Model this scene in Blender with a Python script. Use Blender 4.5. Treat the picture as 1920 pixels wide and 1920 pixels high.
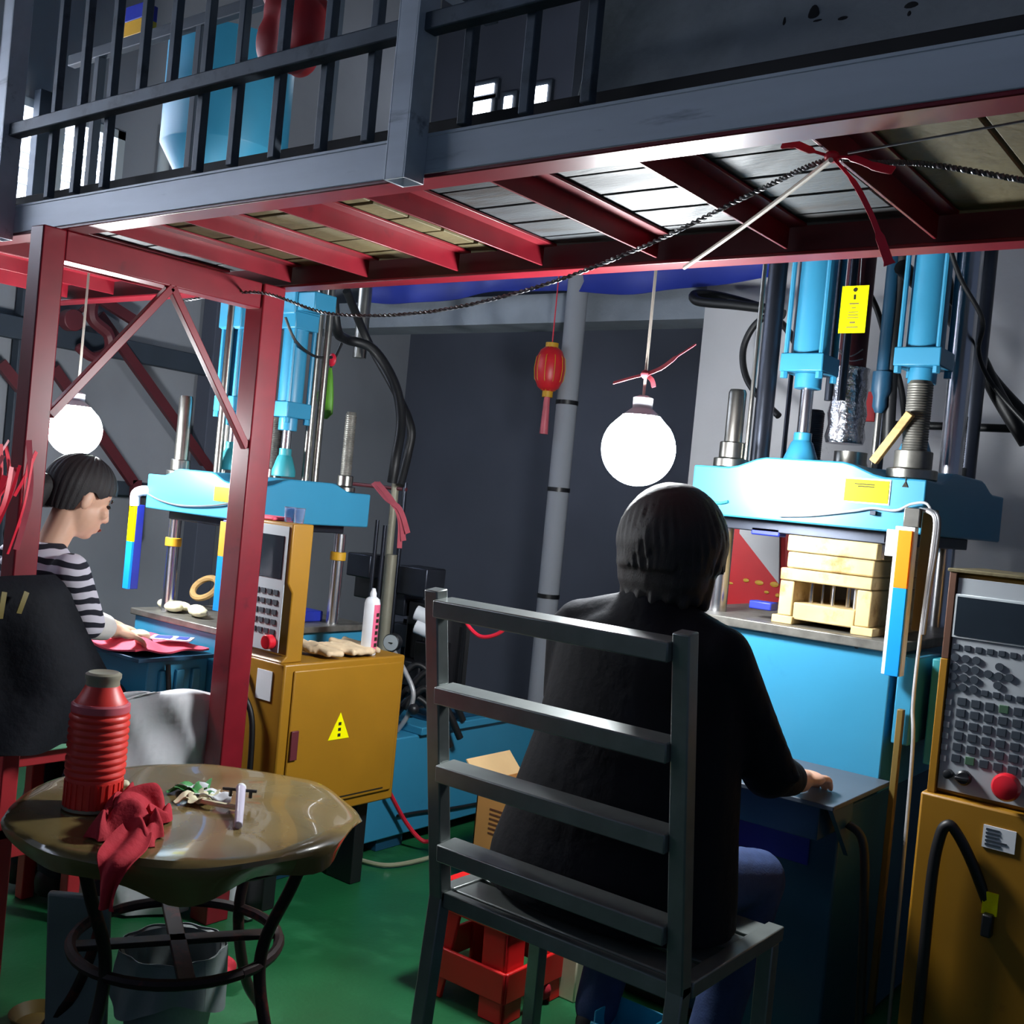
import bpy, bmesh, math, random
import numpy as np
from mathutils import Vector, Matrix
rnd = random.Random(7)
R = math.radians
for o in list(bpy.data.objects): bpy.data.objects.remove(o)
scene = bpy.context.scene
col = scene.collection

# ------------------------------------------------------------------ camera
CAM_H, FPX = 1.35, 2031.8
YAW, PIT, ROLL = R(37.69), R(0.86), R(5.49)
fw = Vector((-math.sin(YAW)*math.cos(PIT), math.cos(YAW)*math.cos(PIT), -math.sin(PIT)))
rt = Vector((math.cos(YAW), math.sin(YAW), 0)); upv = rt.cross(fw)
cxv = rt*math.cos(ROLL)+upv*math.sin(ROLL); cyv = rt*math.sin(ROLL)-upv*math.cos(ROLL)
CAM = Vector((0, 0, CAM_H))
cam = bpy.data.cameras.new('camera'); cam.sensor_width = 36; cam.lens = FPX/1920*36
cam.clip_start = 0.02
co = bpy.data.objects.new('camera', cam); col.objects.link(co)
m = Matrix((cxv, -cyv, -fw)).transposed().to_4x4(); m.translation = CAM
co.matrix_world = m
scene.camera = co
def U(px, py, **k):
    """point of the place seen at a pixel, on the plane x=, y= or z="""
    d = fw+cxv*((px-960)/FPX)+cyv*((py-960)/FPX)
    (a, v), = k.items(); i = 'xyz'.index(a)
    return CAM+d*((v-CAM[i])/d[i])

# ------------------------------------------------------------------ world and exposure
w = bpy.data.worlds.new('world'); scene.world = w; w.use_nodes = True
bg = w.node_tree.nodes['Background']; bg.inputs[0].default_value = (.42, .55, .85, 1); bg.inputs[1].default_value = .15
scene.view_settings.view_transform = 'Standard'; scene.view_settings.look = 'None'
scene.view_settings.exposure = 0.0; scene.view_settings.gamma = 1
scene.view_settings.use_curve_mapping = False
BULB = 260.0          # radiance of the two hanging bulbs
WINDOW = 12.0         # daylight behind the louvres

# ------------------------------------------------------------------ materials
def lin(c):
    return tuple(((x/255)/12.92 if x/255 <= .04045 else ((x/255+.055)/1.055)**2.4) for x in c)+(1,)
MATS = {}
def mat(name, c, rough=.5, metal=0., var=.12, scale=7., bump=0., bscale=60., c2=None, c2at=.6, c2soft=.06, c2scale=4., alpha=1., trans=0., coat=0., stretch=(1, 1, 1), spec=.5, emit=0.):
    mt = bpy.data.materials.new(name); mt.use_nodes = True
    nt = mt.node_tree; n = nt.nodes; l = nt.links; b = n['Principled BSDF']
    tc = n.new('ShaderNodeTexCoord'); mp = n.new('ShaderNodeMapping'); mp.inputs['Scale'].default_value = stretch
    l.new(tc.outputs['Object'], mp.inputs['Vector'])
    no = n.new('ShaderNodeTexNoise'); no.inputs['Scale'].default_value = scale; no.inputs['Detail'].default_value = 5
    l.new(mp.outputs[0], no.inputs['Vector'])
    cr = n.new('ShaderNodeValToRGB'); L = lin(c)
    cr.color_ramp.elements[0].position = .3; cr.color_ramp.elements[1].position = .7
    cr.color_ramp.elements[0].color = tuple(x*(1-var) for x in L[:3])+(1,)
    cr.color_ramp.elements[1].color = tuple(min(1, x*(1+var)) for x in L[:3])+(1,)
    l.new(no.outputs['Fac'], cr.inputs['Fac']); out = cr.outputs['Color']
    if c2 is not None:
        n2 = n.new('ShaderNodeTexNoise'); n2.inputs['Scale'].default_value = c2scale; n2.inputs['Detail'].default_value = 8; n2.inputs['Roughness'].default_value = .65
        l.new(mp.outputs[0], n2.inputs['Vector'])
        r2 = n.new('ShaderNodeValToRGB'); r2.color_ramp.elements[0].position = c2at-c2soft; r2.color_ramp.elements[1].position = c2at+c2soft
        l.new(n2.outputs['Fac'], r2.inputs['Fac'])
        mx = n.new('ShaderNodeMix'); mx.data_type = 'RGBA'
        l.new(r2.outputs['Color'], mx.inputs['Factor']); l.new(out, mx.inputs[6]); mx.inputs[7].default_value = lin(c2)
        out = mx.outputs[2]
    l.new(out, b.inputs['Base Color'])
    b.inputs['Roughness'].default_value = rough; b.inputs['Metallic'].default_value = metal
    b.inputs['Specular IOR Level'].default_value = spec
    b.inputs['Alpha'].default_value = alpha; b.inputs['Transmission Weight'].default_value = trans
    b.inputs['Coat Weight'].default_value = coat
    if emit: l.new(out, b.inputs['Emission Color']); b.inputs['Emission Strength'].default_value = emit
    if bump:
        nb = n.new('ShaderNodeTexNoise'); nb.inputs['Scale'].default_value = bscale; nb.inputs['Detail'].default_value = 4
        l.new(mp.outputs[0], nb.inputs['Vector'])
        bp = n.new('ShaderNodeBump'); bp.inputs['Strength'].default_value = bump; bp.inputs['Distance'].default_value = .01
        l.new(nb.outputs['Fac'], bp.inputs['Height']); l.new(bp.outputs[0], b.inputs['Normal'])
    MATS[name] = mt; return mt
mat('cyan_paint', (50, 132, 168), .38, var=.05, scale=4, c2=(44, 122, 158), c2at=.72, c2scale=9)
mat('cyan_dark', (24, 70, 98), .45, var=.1)
mat('teal_paint', (40, 130, 140), .5, var=.15)
mat('yellow_cab', (150, 106, 22), .42, var=.06, c2=(112, 70, 16), c2at=.72, c2scale=6)
mat('red_steel', (120, 21, 34), .35, var=.12, scale=14, c2=(90,18,28), c2at=.68, c2scale=10)
mat('maroon_steel', (90, 34, 42), .5, var=.15)
mat('grey_steel', (192, 198, 208), .42, metal=.1, var=.12, scale=5, stretch=(.4, 3, 3), c2=(130,136,150), c2at=.66, c2scale=6)
mat('rail_steel', (74, 84, 96), .5, metal=.2, var=.2, scale=10, c2=(52,60,68), c2at=.6, c2scale=12)
mat('chair_steel', (122, 128, 126), .33, metal=.42, var=.1, scale=20)
mat('chrome', (200, 200, 205), .24, metal=1., var=.05)
mat('steel', (150, 148, 142), .3, metal=1., var=.15, scale=20)
mat('dark_steel', (62, 66, 76), .35, metal=.8, var=.15)
mat('worn_steel', (120, 118, 112), .45, metal=.7, var=.3, scale=25)
mat('black_rubber', (16, 17, 20), .5, var=.2)
mat('black_plastic', (22, 23, 27), .4, var=.1)
mat('grey_panel', (168, 174, 180), .4, var=.04)
mat('shelf_grey', (74, 84, 96), .45, var=.1)
mat('conduit_gold', (104, 84, 34), .5, var=.1)
mat('screen', (34, 42, 50), .15, var=.1)
mat('key', (52, 60, 70), .5, var=.1)
mat('key_pale', (165, 172, 176), .5, var=.1)
mat('key_green', (60, 92, 70), .5, var=.1)
mat('estop', (205, 30, 45), .3, var=.05, coat=.3)
mat('label_yellow', (252, 244, 0), .5, var=.03, spec=.15)
mat('label_white', (222, 226, 232), .5, var=.05)
mat('print_dark', (40, 38, 30), .6, var=.05, spec=.15)
mat('orange', (244, 128, 20), .5, var=.03, spec=.15)
mat('strip_blue', (24, 138, 232), .45, var=.03, spec=.15)
mat('deep_blue', (28, 44, 150), .45, var=.1)
mat('tarp_blue', (34, 52, 150), .5, var=.25, scale=3)
mat('gold_paint', (200, 150, 30), .5, var=.1)
mat('mould_beige', (196, 172, 124), .5, var=.16, scale=9, c2=(150, 122, 78), c2at=.6, c2scale=8, spec=.15)
mat('wood', (180, 146, 96), .6, var=.2, scale=8, stretch=(1, 1, 8), bump=.15, spec=.15)
mat('ply', (100, 90, 60), .7, var=.2, scale=6, c2=(84,74,50), c2at=.62, c2scale=9, bump=.2)
mat('board_grey', (60, 65, 69), .55, var=.3, scale=5, stretch=(.6, 4, 4), c2=(46,42,40), c2at=.56, c2scale=4, bump=.2)
mat('batten', (96, 62, 40), .7, var=.25, scale=8)
mat('kick_dark', (30, 28, 30), .7, var=.3)
mat('slab_grey', (160, 164, 166), .75, var=.15, scale=4, c2=(116,120,116), c2at=.58, c2scale=3, c2soft=.15, bump=.2)
mat('floor_green', (22, 88, 50), .42, var=.28, scale=3, c2=(44,116,74), c2at=.66, c2scale=5, c2soft=.12, bump=.08)
mat('plaster', (192, 192, 196), .8, var=.08, scale=2, c2=(140, 142, 144), c2at=.66, c2scale=2.2, c2soft=.02, bump=.15, bscale=30)
mat('plaster_grey', (146, 150, 158), .85, var=.12, scale=2, c2=(138,142,150), c2at=.6, c2scale=2, c2soft=.15)
mat('wall_dark', (80, 85, 100), .85, var=.12, scale=1.5)
mat('concrete', (130, 138, 148), .85, var=.15, scale=5, bump=.2)
mat('roof_sheet', (96, 106, 112), .7, var=.1, scale=3)
mat('roof_steel', (50, 60, 72), .6, var=.1)
mat('frame_white', (188, 196, 200), .5, var=.05)
mat('louvre', (205, 210, 220), .5, var=.04)
mat('daylight', (236, 243, 255), .5, var=.0, emit=WINDOW)
mat('skin', (206, 158, 132), .5, var=.07, scale=12)
mat('skin_p', (214, 170, 144), .5, var=.07, scale=12)
mat('lip', (150, 82, 78), .5, var=.1)
mat('eye', (24, 20, 20), .3, var=.1)
mat('hair', (26, 22, 24), .6, var=.3, scale=60, stretch=(8, 8, 1), bump=.3, bscale=120)
mat('jacket_black', (17, 19, 26), .8, var=.25, scale=8, bump=.25, bscale=35, spec=.2)
mat('jeans', (44, 62, 104), .8, var=.15, scale=30, bump=.1, bscale=200)
mat('dark_trousers', (22, 30, 44), .85, var=.2, bump=.15)
mat('shoe', (36, 34, 36), .6, var=.1)
mat('white_cuff', (205, 202, 198), .8, var=.08)
mat('thermos_red', (222, 56, 48), .42, var=.06, scale=9)
mat('thermos_neck', (150, 146, 128), .5, var=.15, metal=.2)
mat('cloth_red', (176, 26, 44), .85, var=.15, bump=.3, bscale=50)
mat('pvc_cloth', (116, 100, 62), .22, var=.18, scale=6, c2=(98,80,44), c2at=.62, c2scale=6, c2soft=.12, coat=.4)
mat('pvc_drape', (150, 136, 98), .25, var=.15, scale=6, coat=.3, alpha=.9)
mat('table_iron', (38, 22, 22), .5, var=.3, metal=.3, c2=(110, 40, 34), c2at=.6, c2scale=9)
mat('table_red', (120, 34, 30), .5, var=.3)
mat('white_sack', (206, 208, 212), .6, var=.06, scale=5, bump=.3, bscale=9)
mat('liner_grey', (116, 124, 124), .5, var=.15, scale=5, bump=.4, bscale=14)
mat('card', (186, 134, 74), .75, var=.08, scale=5)
mat('card_edge', (214, 180, 130), .75, var=.08)
mat('stool_red', (214, 30, 30), .35, var=.05)
mat('stool_wood_red', (168, 36, 44), .5, var=.15)
mat('seat_green', (118, 176, 142), .5, var=.12, scale=10)
mat('bin_cyan', (44, 168, 204), .35, var=.05)
mat('ribbon', (214, 34, 58), .4, var=.12, scale=20)
mat('ribbon_pale', (196, 92, 104), .4, var=.12, scale=20)
mat('lantern', (206, 34, 44), .4, var=.1, scale=20)
mat('rope_white', (206, 196, 184), .7, var=.1)
mat('wire_dark', (96, 96, 100), .4, var=.2, metal=.3)
mat('wire_pale', (168, 168, 170), .4, var=.2, metal=.3)
mat('foil', (205, 205, 210), .22, metal=1., var=.1, bump=.9, bscale=28)
mat('pink_cloth', (224, 84, 108), .75, var=.08, bump=.2, bscale=18)
mat('paper', (225, 228, 235), .6, var=.03)
mat('phone_blue', (70, 84, 170), .4, var=.1)
mat('green_leaf', (70, 150, 80), .6, var=.2)
mat('cream', (220, 214, 180), .6, var=.12)
mat('clear', (200, 214, 240), .08, var=.02, trans=.85)
mat('clear_tube', (190, 190, 160), .15, var=.05, trans=.5)
mat('can_white', (214, 216, 222), .35, var=.03)
mat('can_pink', (214, 96, 128), .4, var=.04)
mat('rag', (200, 176, 144), .85, var=.2, scale=12, bump=.3)
mat('green_bag', (90, 150, 40), .5, var=.2, scale=9)
mat('red_bag', (196, 44, 50), .5, var=.25, scale=6)
mat('pale_red_bag', (206, 120, 116), .6, var=.2, scale=6)
mat('hopper_cyan', (58, 150, 186), .4, var=.05)
mat('gold_stripe', (120, 106, 52), .6, var=.2)
mat('lavender', (196, 190, 208), .35, var=.04)
mat('gauge', (170, 178, 182), .4, var=.05)
mat('brown_box', (86, 52, 34), .7, var=.3)
mat('poster_red', (186, 30, 38), .5, var=.1)
mat('poster_gold', (196, 150, 50), .5, var=.2)
# bulb
bm_ = bpy.data.materials.new('bulb_glass'); bm_.use_nodes = True
b_ = bm_.node_tree.nodes['Principled BSDF']; b_.inputs['Base Color'].default_value = (1, 1, 1, 1)
b_.inputs['Emission Color'].default_value = (.94, .98, 1, 1); b_.inputs['Emission Strength'].default_value = BULB
MATS['bulb_glass'] = bm_
# striped knit
st = mat('stripes', (20, 22, 36), .85, var=.1)
nt = st.node_tree; n = nt.nodes; l = nt.links
tc = n.new('ShaderNodeTexCoord'); sx = n.new('ShaderNodeSeparateXYZ'); nz = n.new('ShaderNodeTexNoise'); nz.inputs['Scale'].default_value = 9
l.new(tc.outputs['Object'], sx.inputs[0]); l.new(tc.outputs['Object'], nz.inputs['Vector'])
ad = n.new('ShaderNodeMath'); ad.operation = 'MULTIPLY_ADD'; l.new(nz.outputs['Fac'], ad.inputs[0]); ad.inputs[1].default_value = .035; l.new(sx.outputs['Z'], ad.inputs[2])
mu = n.new('ShaderNodeMath'); mu.operation = 'MULTIPLY'; mu.inputs[1].default_value = 1/.036; l.new(ad.outputs[0], mu.inputs[0])
fr = n.new('ShaderNodeMath'); fr.operation = 'FRACT'; l.new(mu.outputs[0], fr.inputs[0])
gt = n.new('ShaderNodeMath'); gt.operation = 'GREATER_THAN'; gt.inputs[1].default_value = .46; l.new(fr.outputs[0], gt.inputs[0])
mx = n.new('ShaderNodeMix'); mx.data_type = 'RGBA'; mx.inputs[6].default_value = lin((16, 18, 34)); mx.inputs[7].default_value = lin((196, 192, 204))
l.new(gt.outputs[0], mx.inputs['Factor']); l.new(mx.outputs[2], n['Principled BSDF'].inputs['Base Color'])

# ------------------------------------------------------------------ mesh helpers
WL = {}
def V(*a): return Vector(a) if len(a) > 1 else Vector(a[0])
def put(o, parent, wloc):
    col.objects.link(o)
    if parent is not None:
        o.parent = parent; o.location = wloc-WL[parent.name]
    else: o.location = wloc
    WL[o.name] = Vector(wloc)
def tag(o, label=None, cat=None, group=None, kind=None):
    if label: o['label'] = label
    if cat: o['category'] = cat
    if group: o['group'] = group
    if kind: o['kind'] = kind
    return o
def thing(name, label, cat, loc, group=None):
    o = bpy.data.objects.new(name, None); o.empty_display_size = .1
    put(o, None, Vector(loc)); return tag(o, label, cat, group)
class MB:
    def __init__(s): s.v = []; s.f = []
    def add(s, vs, fs):
        k = len(s.v); s.v += [Vector(x) for x in vs]; s.f += [[i+k for i in f] for f in fs]; return s
    def box(s, a, b):
        x0, y0, z0 = a; x1, y1, z1 = b
        return s.add([(x0, y0, z0), (x1, y0, z0), (x1, y1, z0), (x0, y1, z0), (x0, y0, z1), (x1, y0, z1), (x1, y1, z1), (x0, y1, z1)],
                     [(0, 3, 2, 1), (4, 5, 6, 7), (0, 1, 5, 4), (1, 2, 6, 5), (2, 3, 7, 6), (3, 0, 4, 7)])
    def obox(s, c, sx, sy, sz, ax=(1, 0, 0), ay=None, az=None):
        ax = V(ax).normalized(); ay = V(ay).normalized() if ay is not None else V(0, 0, 1).cross(ax).normalized(); az = V(az).normalized() if az is not None else ax.cross(ay)
        c = V(c); p = []
        for k in (-1, 1):
            for (i, j) in ((-1, -1), (1, -1), (1, 1), (-1, 1)): p.append(c+ax*(i*sx/2)+ay*(j*sy/2)+az*(k*sz/2))
        return s.add(p, [(0, 3, 2, 1), (4, 5, 6, 7), (0, 1, 5, 4), (1, 2, 6, 5), (2, 3, 7, 6), (3, 0, 4, 7)])
    def bar(s, p0, p1, wd, ht, side=None):
        """rectangular bar between two points; side = direction of its width"""
        p0 = V(p0); p1 = V(p1); d = (p1-p0); L = d.length; d.normalize()
        sd = V(side) if side is not None else (V(0, 0, 1).cross(d) if abs(d.z) < .9 else V(1, 0, 0))
        sd = (sd-d*sd.dot(d)).normalized()
        return s.obox((p0+p1)/2, L, wd, ht, d, sd)
    def cyl(s, p0, p1, r0, r1=None, n=16, cap=True):
        r1 = r0 if r1 is None else r1
        p0 = V(p0); p1 = V(p1); d = (p1-p0).normalized()
        a = d.orthogonal().normalized(); b = d.cross(a); vs = []
        for p, r in ((p0, r0), (p1, r1)):
            for i in range(n):
                t = 2*math.pi*i/n; vs.append(p+a*(r*math.cos(t))+b*(r*math.sin(t)))
        fs = [(i, (i+1) % n, n+(i+1) % n, n+i) for i in range(n)]
        if cap: fs += [tuple(range(n-1, -1, -1)), tuple(range(n, 2*n))]
        return s.add(vs, fs)
    def tube(s, pts, r, n=8, cap=True):
        pts = [V(p) for p in pts]; m_ = len(pts); rs = r if isinstance(r, (list, tuple)) else [r]*m_
        vs = []; a = None
        for k, p in enumerate(pts):
            d = (pts[min(k+1, m_-1)]-pts[max(k-1, 0)]).normalized()
            a = d.orthogonal().normalized() if a is None else (a-d*a.dot(d)).normalized()
            b = d.cross(a)
            for i in range(n):
                t = 2*math.pi*i/n; vs.append(p+a*(rs[k]*math.cos(t))+b*(rs[k]*math.sin(t)))
        fs = [(k*n+i, k*n+(i+1) % n, (k+1)*n+(i+1) % n, (k+1)*n+i) for k in range(m_-1) for i in range(n)]
        if cap: fs += [tuple(range(n-1, -1, -1)), tuple(range((m_-1)*n, m_*n))]
        return s.add(vs, fs)
    def lathe(s, c, prof, n=32, ax=(0, 0, 1)):
        c = V(c); ax = V(ax).normalized(); a = ax.orthogonal().normalized(); b = ax.cross(a); vs = []
        for (r, z) in prof:
            for i in range(n):
                t = 2*math.pi*i/n; vs.append(c+ax*z+a*(r*math.cos(t))+b*(r*math.sin(t)))
        m_ = len(prof)
        fs = [(k*n+i, k*n+(i+1) % n, (k+1)*n+(i+1) % n, (k+1)*n+i) for k in range(m_-1) for i in range(n)]
        fs += [tuple(range(n-1, -1, -1)), tuple(range((m_-1)*n, m_*n))]
        return s.add(vs, fs)
    def loft(s, rings, n=24, p=2.):
        """horizontal elliptical rings (centre, rx, ry)"""
        vs = []
        for (c, rx, ry) in rings:
            for i in range(n):
                t = 2*math.pi*i/n; ct, s_ = math.cos(t), math.sin(t)
                vs.append(V(c)+V(rx*math.copysign(abs(ct)**(2/p), ct), ry*math.copysign(abs(s_)**(2/p), s_), 0))
        m_ = len(rings)
        fs = [(k*n+i, k*n+(i+1) % n, (k+1)*n+(i+1) % n, (k+1)*n+i) for k in range(m_-1) for i in range(n)]
        fs += [tuple(range(n-1, -1, -1)), tuple(range((m_-1)*n, m_*n))]
        return s.add(vs, fs)
    def ell(s, c, r, nu=16, nv=10, rot=None):
        c = V(c); vs = []; r = r if isinstance(r, (tuple, list)) else (r, r, r)
        for k in range(1, nv):
            ph = math.pi*k/nv
            for i in range(nu):
                t = 2*math.pi*i/nu; p = V(r[0]*math.sin(ph)*math.cos(t), r[1]*math.sin(ph)*math.sin(t), r[2]*math.cos(ph))
                vs.append(c+(rot @ p if rot else p))
        tp = V(0, 0, r[2]); vs.append(c+(rot @ tp if rot else tp)); vs.append(c-(rot @ tp if rot else tp))
        fs = [(k*nu+i, (k+1)*nu+i, (k+1)*nu+(i+1) % nu, k*nu+(i+1) % nu) for k in range(nv-2) for i in range(nu)]
        T = (nv-1)*nu
        fs += [(T, i, (i+1) % nu) for i in range(nu)]+[(T+1, (nv-2)*nu+(i+1) % nu, (nv-2)*nu+i) for i in range(nu)]
        return s.add(vs, fs)
    def caps(s, p0, r0, p1, r1, n=14):
        p0 = V(p0); p1 = V(p1); s.cyl(p0, p1, r0, r1, n); s.ell(p0, r0, n, 8); s.ell(p1, r1, n, 8); return s
    def prism(s, poly, off):
        n_ = len(poly); off = V(off); P = [V(p) for p in poly]
        return s.add(P+[p+off for p in P], [tuple(range(n_-1, -1, -1)), tuple(range(n_, 2*n_))]+[(i, (i+1) % n_, n_+(i+1) % n_, n_+i) for i in range(n_)])
    def ribbon(s, pts, wd, side, th=.0015):
        pts = [V(p) for p in pts]; vs = []; ws = wd if isinstance(wd, (list, tuple)) else [wd]*len(pts)
        for k, p in enumerate(pts):
            d = (pts[min(k+1, len(pts)-1)]-pts[max(k-1, 0)]).normalized(); sd = V(side[k] if isinstance(side, list) else side)
            sd = (sd-d*sd.dot(d)).normalized(); nn = d.cross(sd)
            for (i, j) in ((-1, -1), (1, -1), (1, 1), (-1, 1)): vs.append(p+sd*(i*ws[k]/2)+nn*(j*th/2))
        m_ = len(pts); fs = [(k*4+i, k*4+(i+1) % 4, k*4+4+(i+1) % 4, k*4+4+i) for k in range(m_-1) for i in range(4)]
        fs += [(3, 2, 1, 0), tuple(range(m_*4-4, m_*4))]
        return s.add(vs, fs)
    def sheet(s, fn, nu, nv, th=.003):
        """closed thin shell over a grid fn(u,v), thickened downwards along normals"""
        P = [[V(fn(i/nu, j/nv)) for j in range(nv+1)] for i in range(nu+1)]
        vs = []
        for sg in (0, 1):
            for i in range(nu+1):
                for j in range(nv+1):
                    a = P[min(i+1, nu)][j]-P[max(i-1, 0)][j]; b = P[i][min(j+1, nv)]-P[i][max(j-1, 0)]
                    nn = a.cross(b)
                    nn = nn.normalized() if nn.length > 1e-9 else V(0, 0, 1)
                    vs.append(P[i][j]-nn*(th*sg))
        N = (nu+1)*(nv+1); q = lambda i, j: i*(nv+1)+j; fs = []
        for i in range(nu):
            for j in range(nv):
                a, b, c, d = q(i, j), q(i+1, j), q(i+1, j+1), q(i, j+1); fs.append((a, b, c, d)); fs.append((N+d, N+c, N+b, N+a))
        for i in range(nu):
            fs.append((q(i+1, 0), q(i, 0), N+q(i, 0), N+q(i+1, 0))); fs.append((q(i, nv), q(i+1, nv), N+q(i+1, nv), N+q(i, nv)))
        for j in range(nv):
            fs.append((q(0, j), q(0, j+1), N+q(0, j+1), N+q(0, j))); fs.append((q(nu, j+1), q(nu, j), N+q(nu, j), N+q(nu, j+1)))
        return s.add(vs, fs)
    def centre(s):
        lo = [min(p[i] for p in s.v) for i in range(3)]; hi = [max(p[i] for p in s.v) for i in range(3)]
        return V((lo[0]+hi[0])/2, (lo[1]+hi[1])/2, lo[2])
    def build(s, name, material, parent=None, bevel=0., smooth=True, label=None, cat=None, group=None, kind=None, angle=40, origin=None):
        o0 = V(origin) if origin is not None else (s.centre() if parent is None else WL[parent.name])
        me = bpy.data.meshes.new(name); me.from_pydata([tuple(p-o0) for p in s.v], [], s.f); me.update()
        bmm = bmesh.new(); bmm.from_mesh(me); bmesh.ops.recalc_face_normals(bmm, faces=bmm.faces); bmm.to_mesh(me); bmm.free()
        if smooth:
            me.polygons.foreach_set('use_smooth', [True]*len(me.polygons)); me.set_sharp_from_angle(angle=R(angle))
        me.materials.append(MATS[material])
        o = bpy.data.objects.new(name, me); put(o, parent, o0)
        if bevel:
            md = o.modifiers.new('bevel', 'BEVEL'); md.width = bevel; md.segments = 2; md.limit_method = 'ANGLE'; md.angle_limit = R(35)
        return tag(o, label, cat, group, kind)
def remesh(o, voxel, smooth=6, fac=.5):
    m1 = o.modifiers.new('r', 'REMESH'); m1.mode = 'VOXEL'; m1.voxel_size = voxel
    m2 = o.modifiers.new('s', 'SMOOTH'); m2.iterations = smooth; m2.factor = fac
    dg = bpy.context.evaluated_depsgraph_get(); dg.update()
    me = bpy.data.meshes.new_from_object(o.evaluated_get(dg)); o.modifiers.clear()
    old = o.data; o.data = me; me.name = old.name; bpy.data.meshes.remove(old)
    me.polygons.foreach_set('use_smooth', [True]*len(me.polygons))
    return o
def clone(o, parent, wloc):
    c = o.copy(); put(c, parent, V(wloc)); return c
def arc(c, r, a0, a1, n, ex, ey):
    c = V(c); ex = V(ex); ey = V(ey)
    return [c+ex*(r*math.cos(R(a0+(a1-a0)*i/n)))+ey*(r*math.sin(R(a0+(a1-a0)*i/n))) for i in range(n+1)]
def spline(pts, k=8):
    P = [V(p) for p in pts]; out = []
    for i in range(len(P)-1):
        p0, p1, p2, p3 = P[max(i-1, 0)], P[i], P[i+1], P[min(i+2, len(P)-1)]
        for j in range(k):
            t = j/k; out.append(.5*((2*p1)+(p2-p0)*t+(2*p0-5*p1+4*p2-p3)*t*t+(3*p1-p0-3*p2+p3)*t**3))
    out.append(P[-1]); return out

# ================================================================== THE SETTING
XL, YB, ZC = -5.0, 5.2, 4.6
MB().box((-6, -3, -.1), (3, 6, 0)).build('floor', 'floor_green', smooth=False, kind='structure', label='green painted concrete workshop floor')
# left wall with louvred window, its unseen run lengthened to light the front beam
wl = MB(); wy0, wy1, wz0, wz1 = -2.6, 3.02, 2.28, 2.97
wl.box((XL-.15, -3, 0), (XL, YB, wz0)); wl.box((XL-.15, -3, wz1), (XL, YB, ZC)); wl.box((XL-.15, -3, wz0), (XL, wy0, wz1)); wl.box((XL-.15, wy1, wz0), (XL, YB, wz1))
WLft = wl.build('wall_left', 'plaster_grey', smooth=False, kind='structure', label='grey plastered side wall with high louvred window')
# back wall with a pair of small openings
bx = [(U(875, 180, y=YB), U(932, 168, y=YB), .06), (U(873, 215, y=YB), U(926, 200, y=YB), .09), (U(950, 208, y=YB), U(966, 190, y=YB), .10), (U(985, 195, y=YB), U(1031, 178, y=YB), .13)]
wb = MB(); wb.box((XL-.15, YB, 0), (3, YB+.15, ZC))
wb.build('wall_back', 'wall_dark', smooth=False, kind='structure', label='dark grey back wall of the recess')
for i, (a, b, h) in enumerate(bx):
    zc = (a.z+b.z)/2
    wn = MB().box((a.x-.03, YB-.03, zc-h/2-.03), (b.x+.03, YB-.002, zc+h/2+.03)).build('window_%d' % (i+2), 'roof_steel', smooth=False, kind='structure', label='small bright opening high in the back wall')
    MB().box((a.x, YB-.036, zc-h/2), (b.x, YB-.031, zc+h/2)).build('pane', 'daylight', wn, smooth=False)
# white plastered wall to the right and concrete lintel
wx = U(1300, 800, y=4.2).x
zl0, zl1 = U(1000, 606, y=4.2).z, U(1000, 552, y=4.2).z
MB().box((wx, 4.2, 0), (3, 4.4, ZC)).build('wall_right', 'plaster', smooth=False, kind='structure', label='white plastered wall with peeling paint behind the near press')
tr = MB(); tr.box((XL, 4.2, zl0), (wx, 4.42, zl1)); tr.build('trim_1', 'concrete', smooth=False, kind='structure', label='concrete lintel over the dark recess')
MB().sheet(lambda u, v: (-4.3+u*2.4, 4.1+.02*math.sin(u*30)+.015*math.sin(v*9), zl1-.02+v*.3-.02*math.sin(u*11)*(1-v)), 40, 6, .004).build('tarpaulin', 'tarp_blue', label='dark blue tarpaulin strip hanging above the concrete lintel', cat='tarpaulin')
# window
wn = MB()
for z in (wz0, wz1-.04): wn.box((XL-.06, wy0, z), (XL+.012, wy1, z+.04))
for y in (wy0, -1.6, -.7, .3, 1.2, 2.1, U(100, 300, x=XL).y, wy1-.04): wn.box((XL-.06, y, wz0), (XL+.012, y+.04, wz1))
win = wn.build('window_1', 'frame_white', smooth=False, kind='structure', label='wide louvred window glowing with daylight')
MB().box((XL-.14, wy0, wz0), (XL-.12, wy1, wz1)).build('pane', 'daylight', win, smooth=False)
base = None
for k in range(9):
    z = wz0+.07+k*.073
    c = V(XL-.055, (wy0+wy1)/2, z)
    if base is None: base = MB().obox(c, .05, wy1-wy0-.08, .005, (1, 0, .75), (0, 1, 0)).build('slat', 'louvre', win, smooth=False, origin=c)
    else: clone(base, win, c)
# pale pipe jamb by the window
MB().cyl((XL+.05, wy1+.2, 2.25), (XL+.05, wy1+.2, 3.05), .03).build('trim_2', 'frame_white', kind='structure', label='white downpipe beside the louvred window')
# roof
rf = MB(); N = 120
pr = [(-6+9*i/N, ZC+(.0 if i % 2 else .03)) for i in range(N+1)]
rf.add([(x, -3, z) for x, z in pr]+[(x, 6, z) for x, z in pr], [(i, i+1, N+2+i, N+1+i) for i in range(N)])
roof = rf.build('ceiling', 'roof_sheet', smooth=False, kind='structure', label='corrugated grey roof sheeting')
for y in (1.0, 1.9, 2.8, 3.7, 4.6): MB().box((-5, y, ZC-.14), (3, y+.09, ZC-.01)).build('purlin', 'roof_steel', roof, smooth=False)
for x in (-4.6, -3.7, -2.6, -1.3): MB().box((x, -2, ZC-.3), (x+.1, 5.2, ZC-.15)).build('rafter', 'roof_steel', roof, smooth=False)
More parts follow.
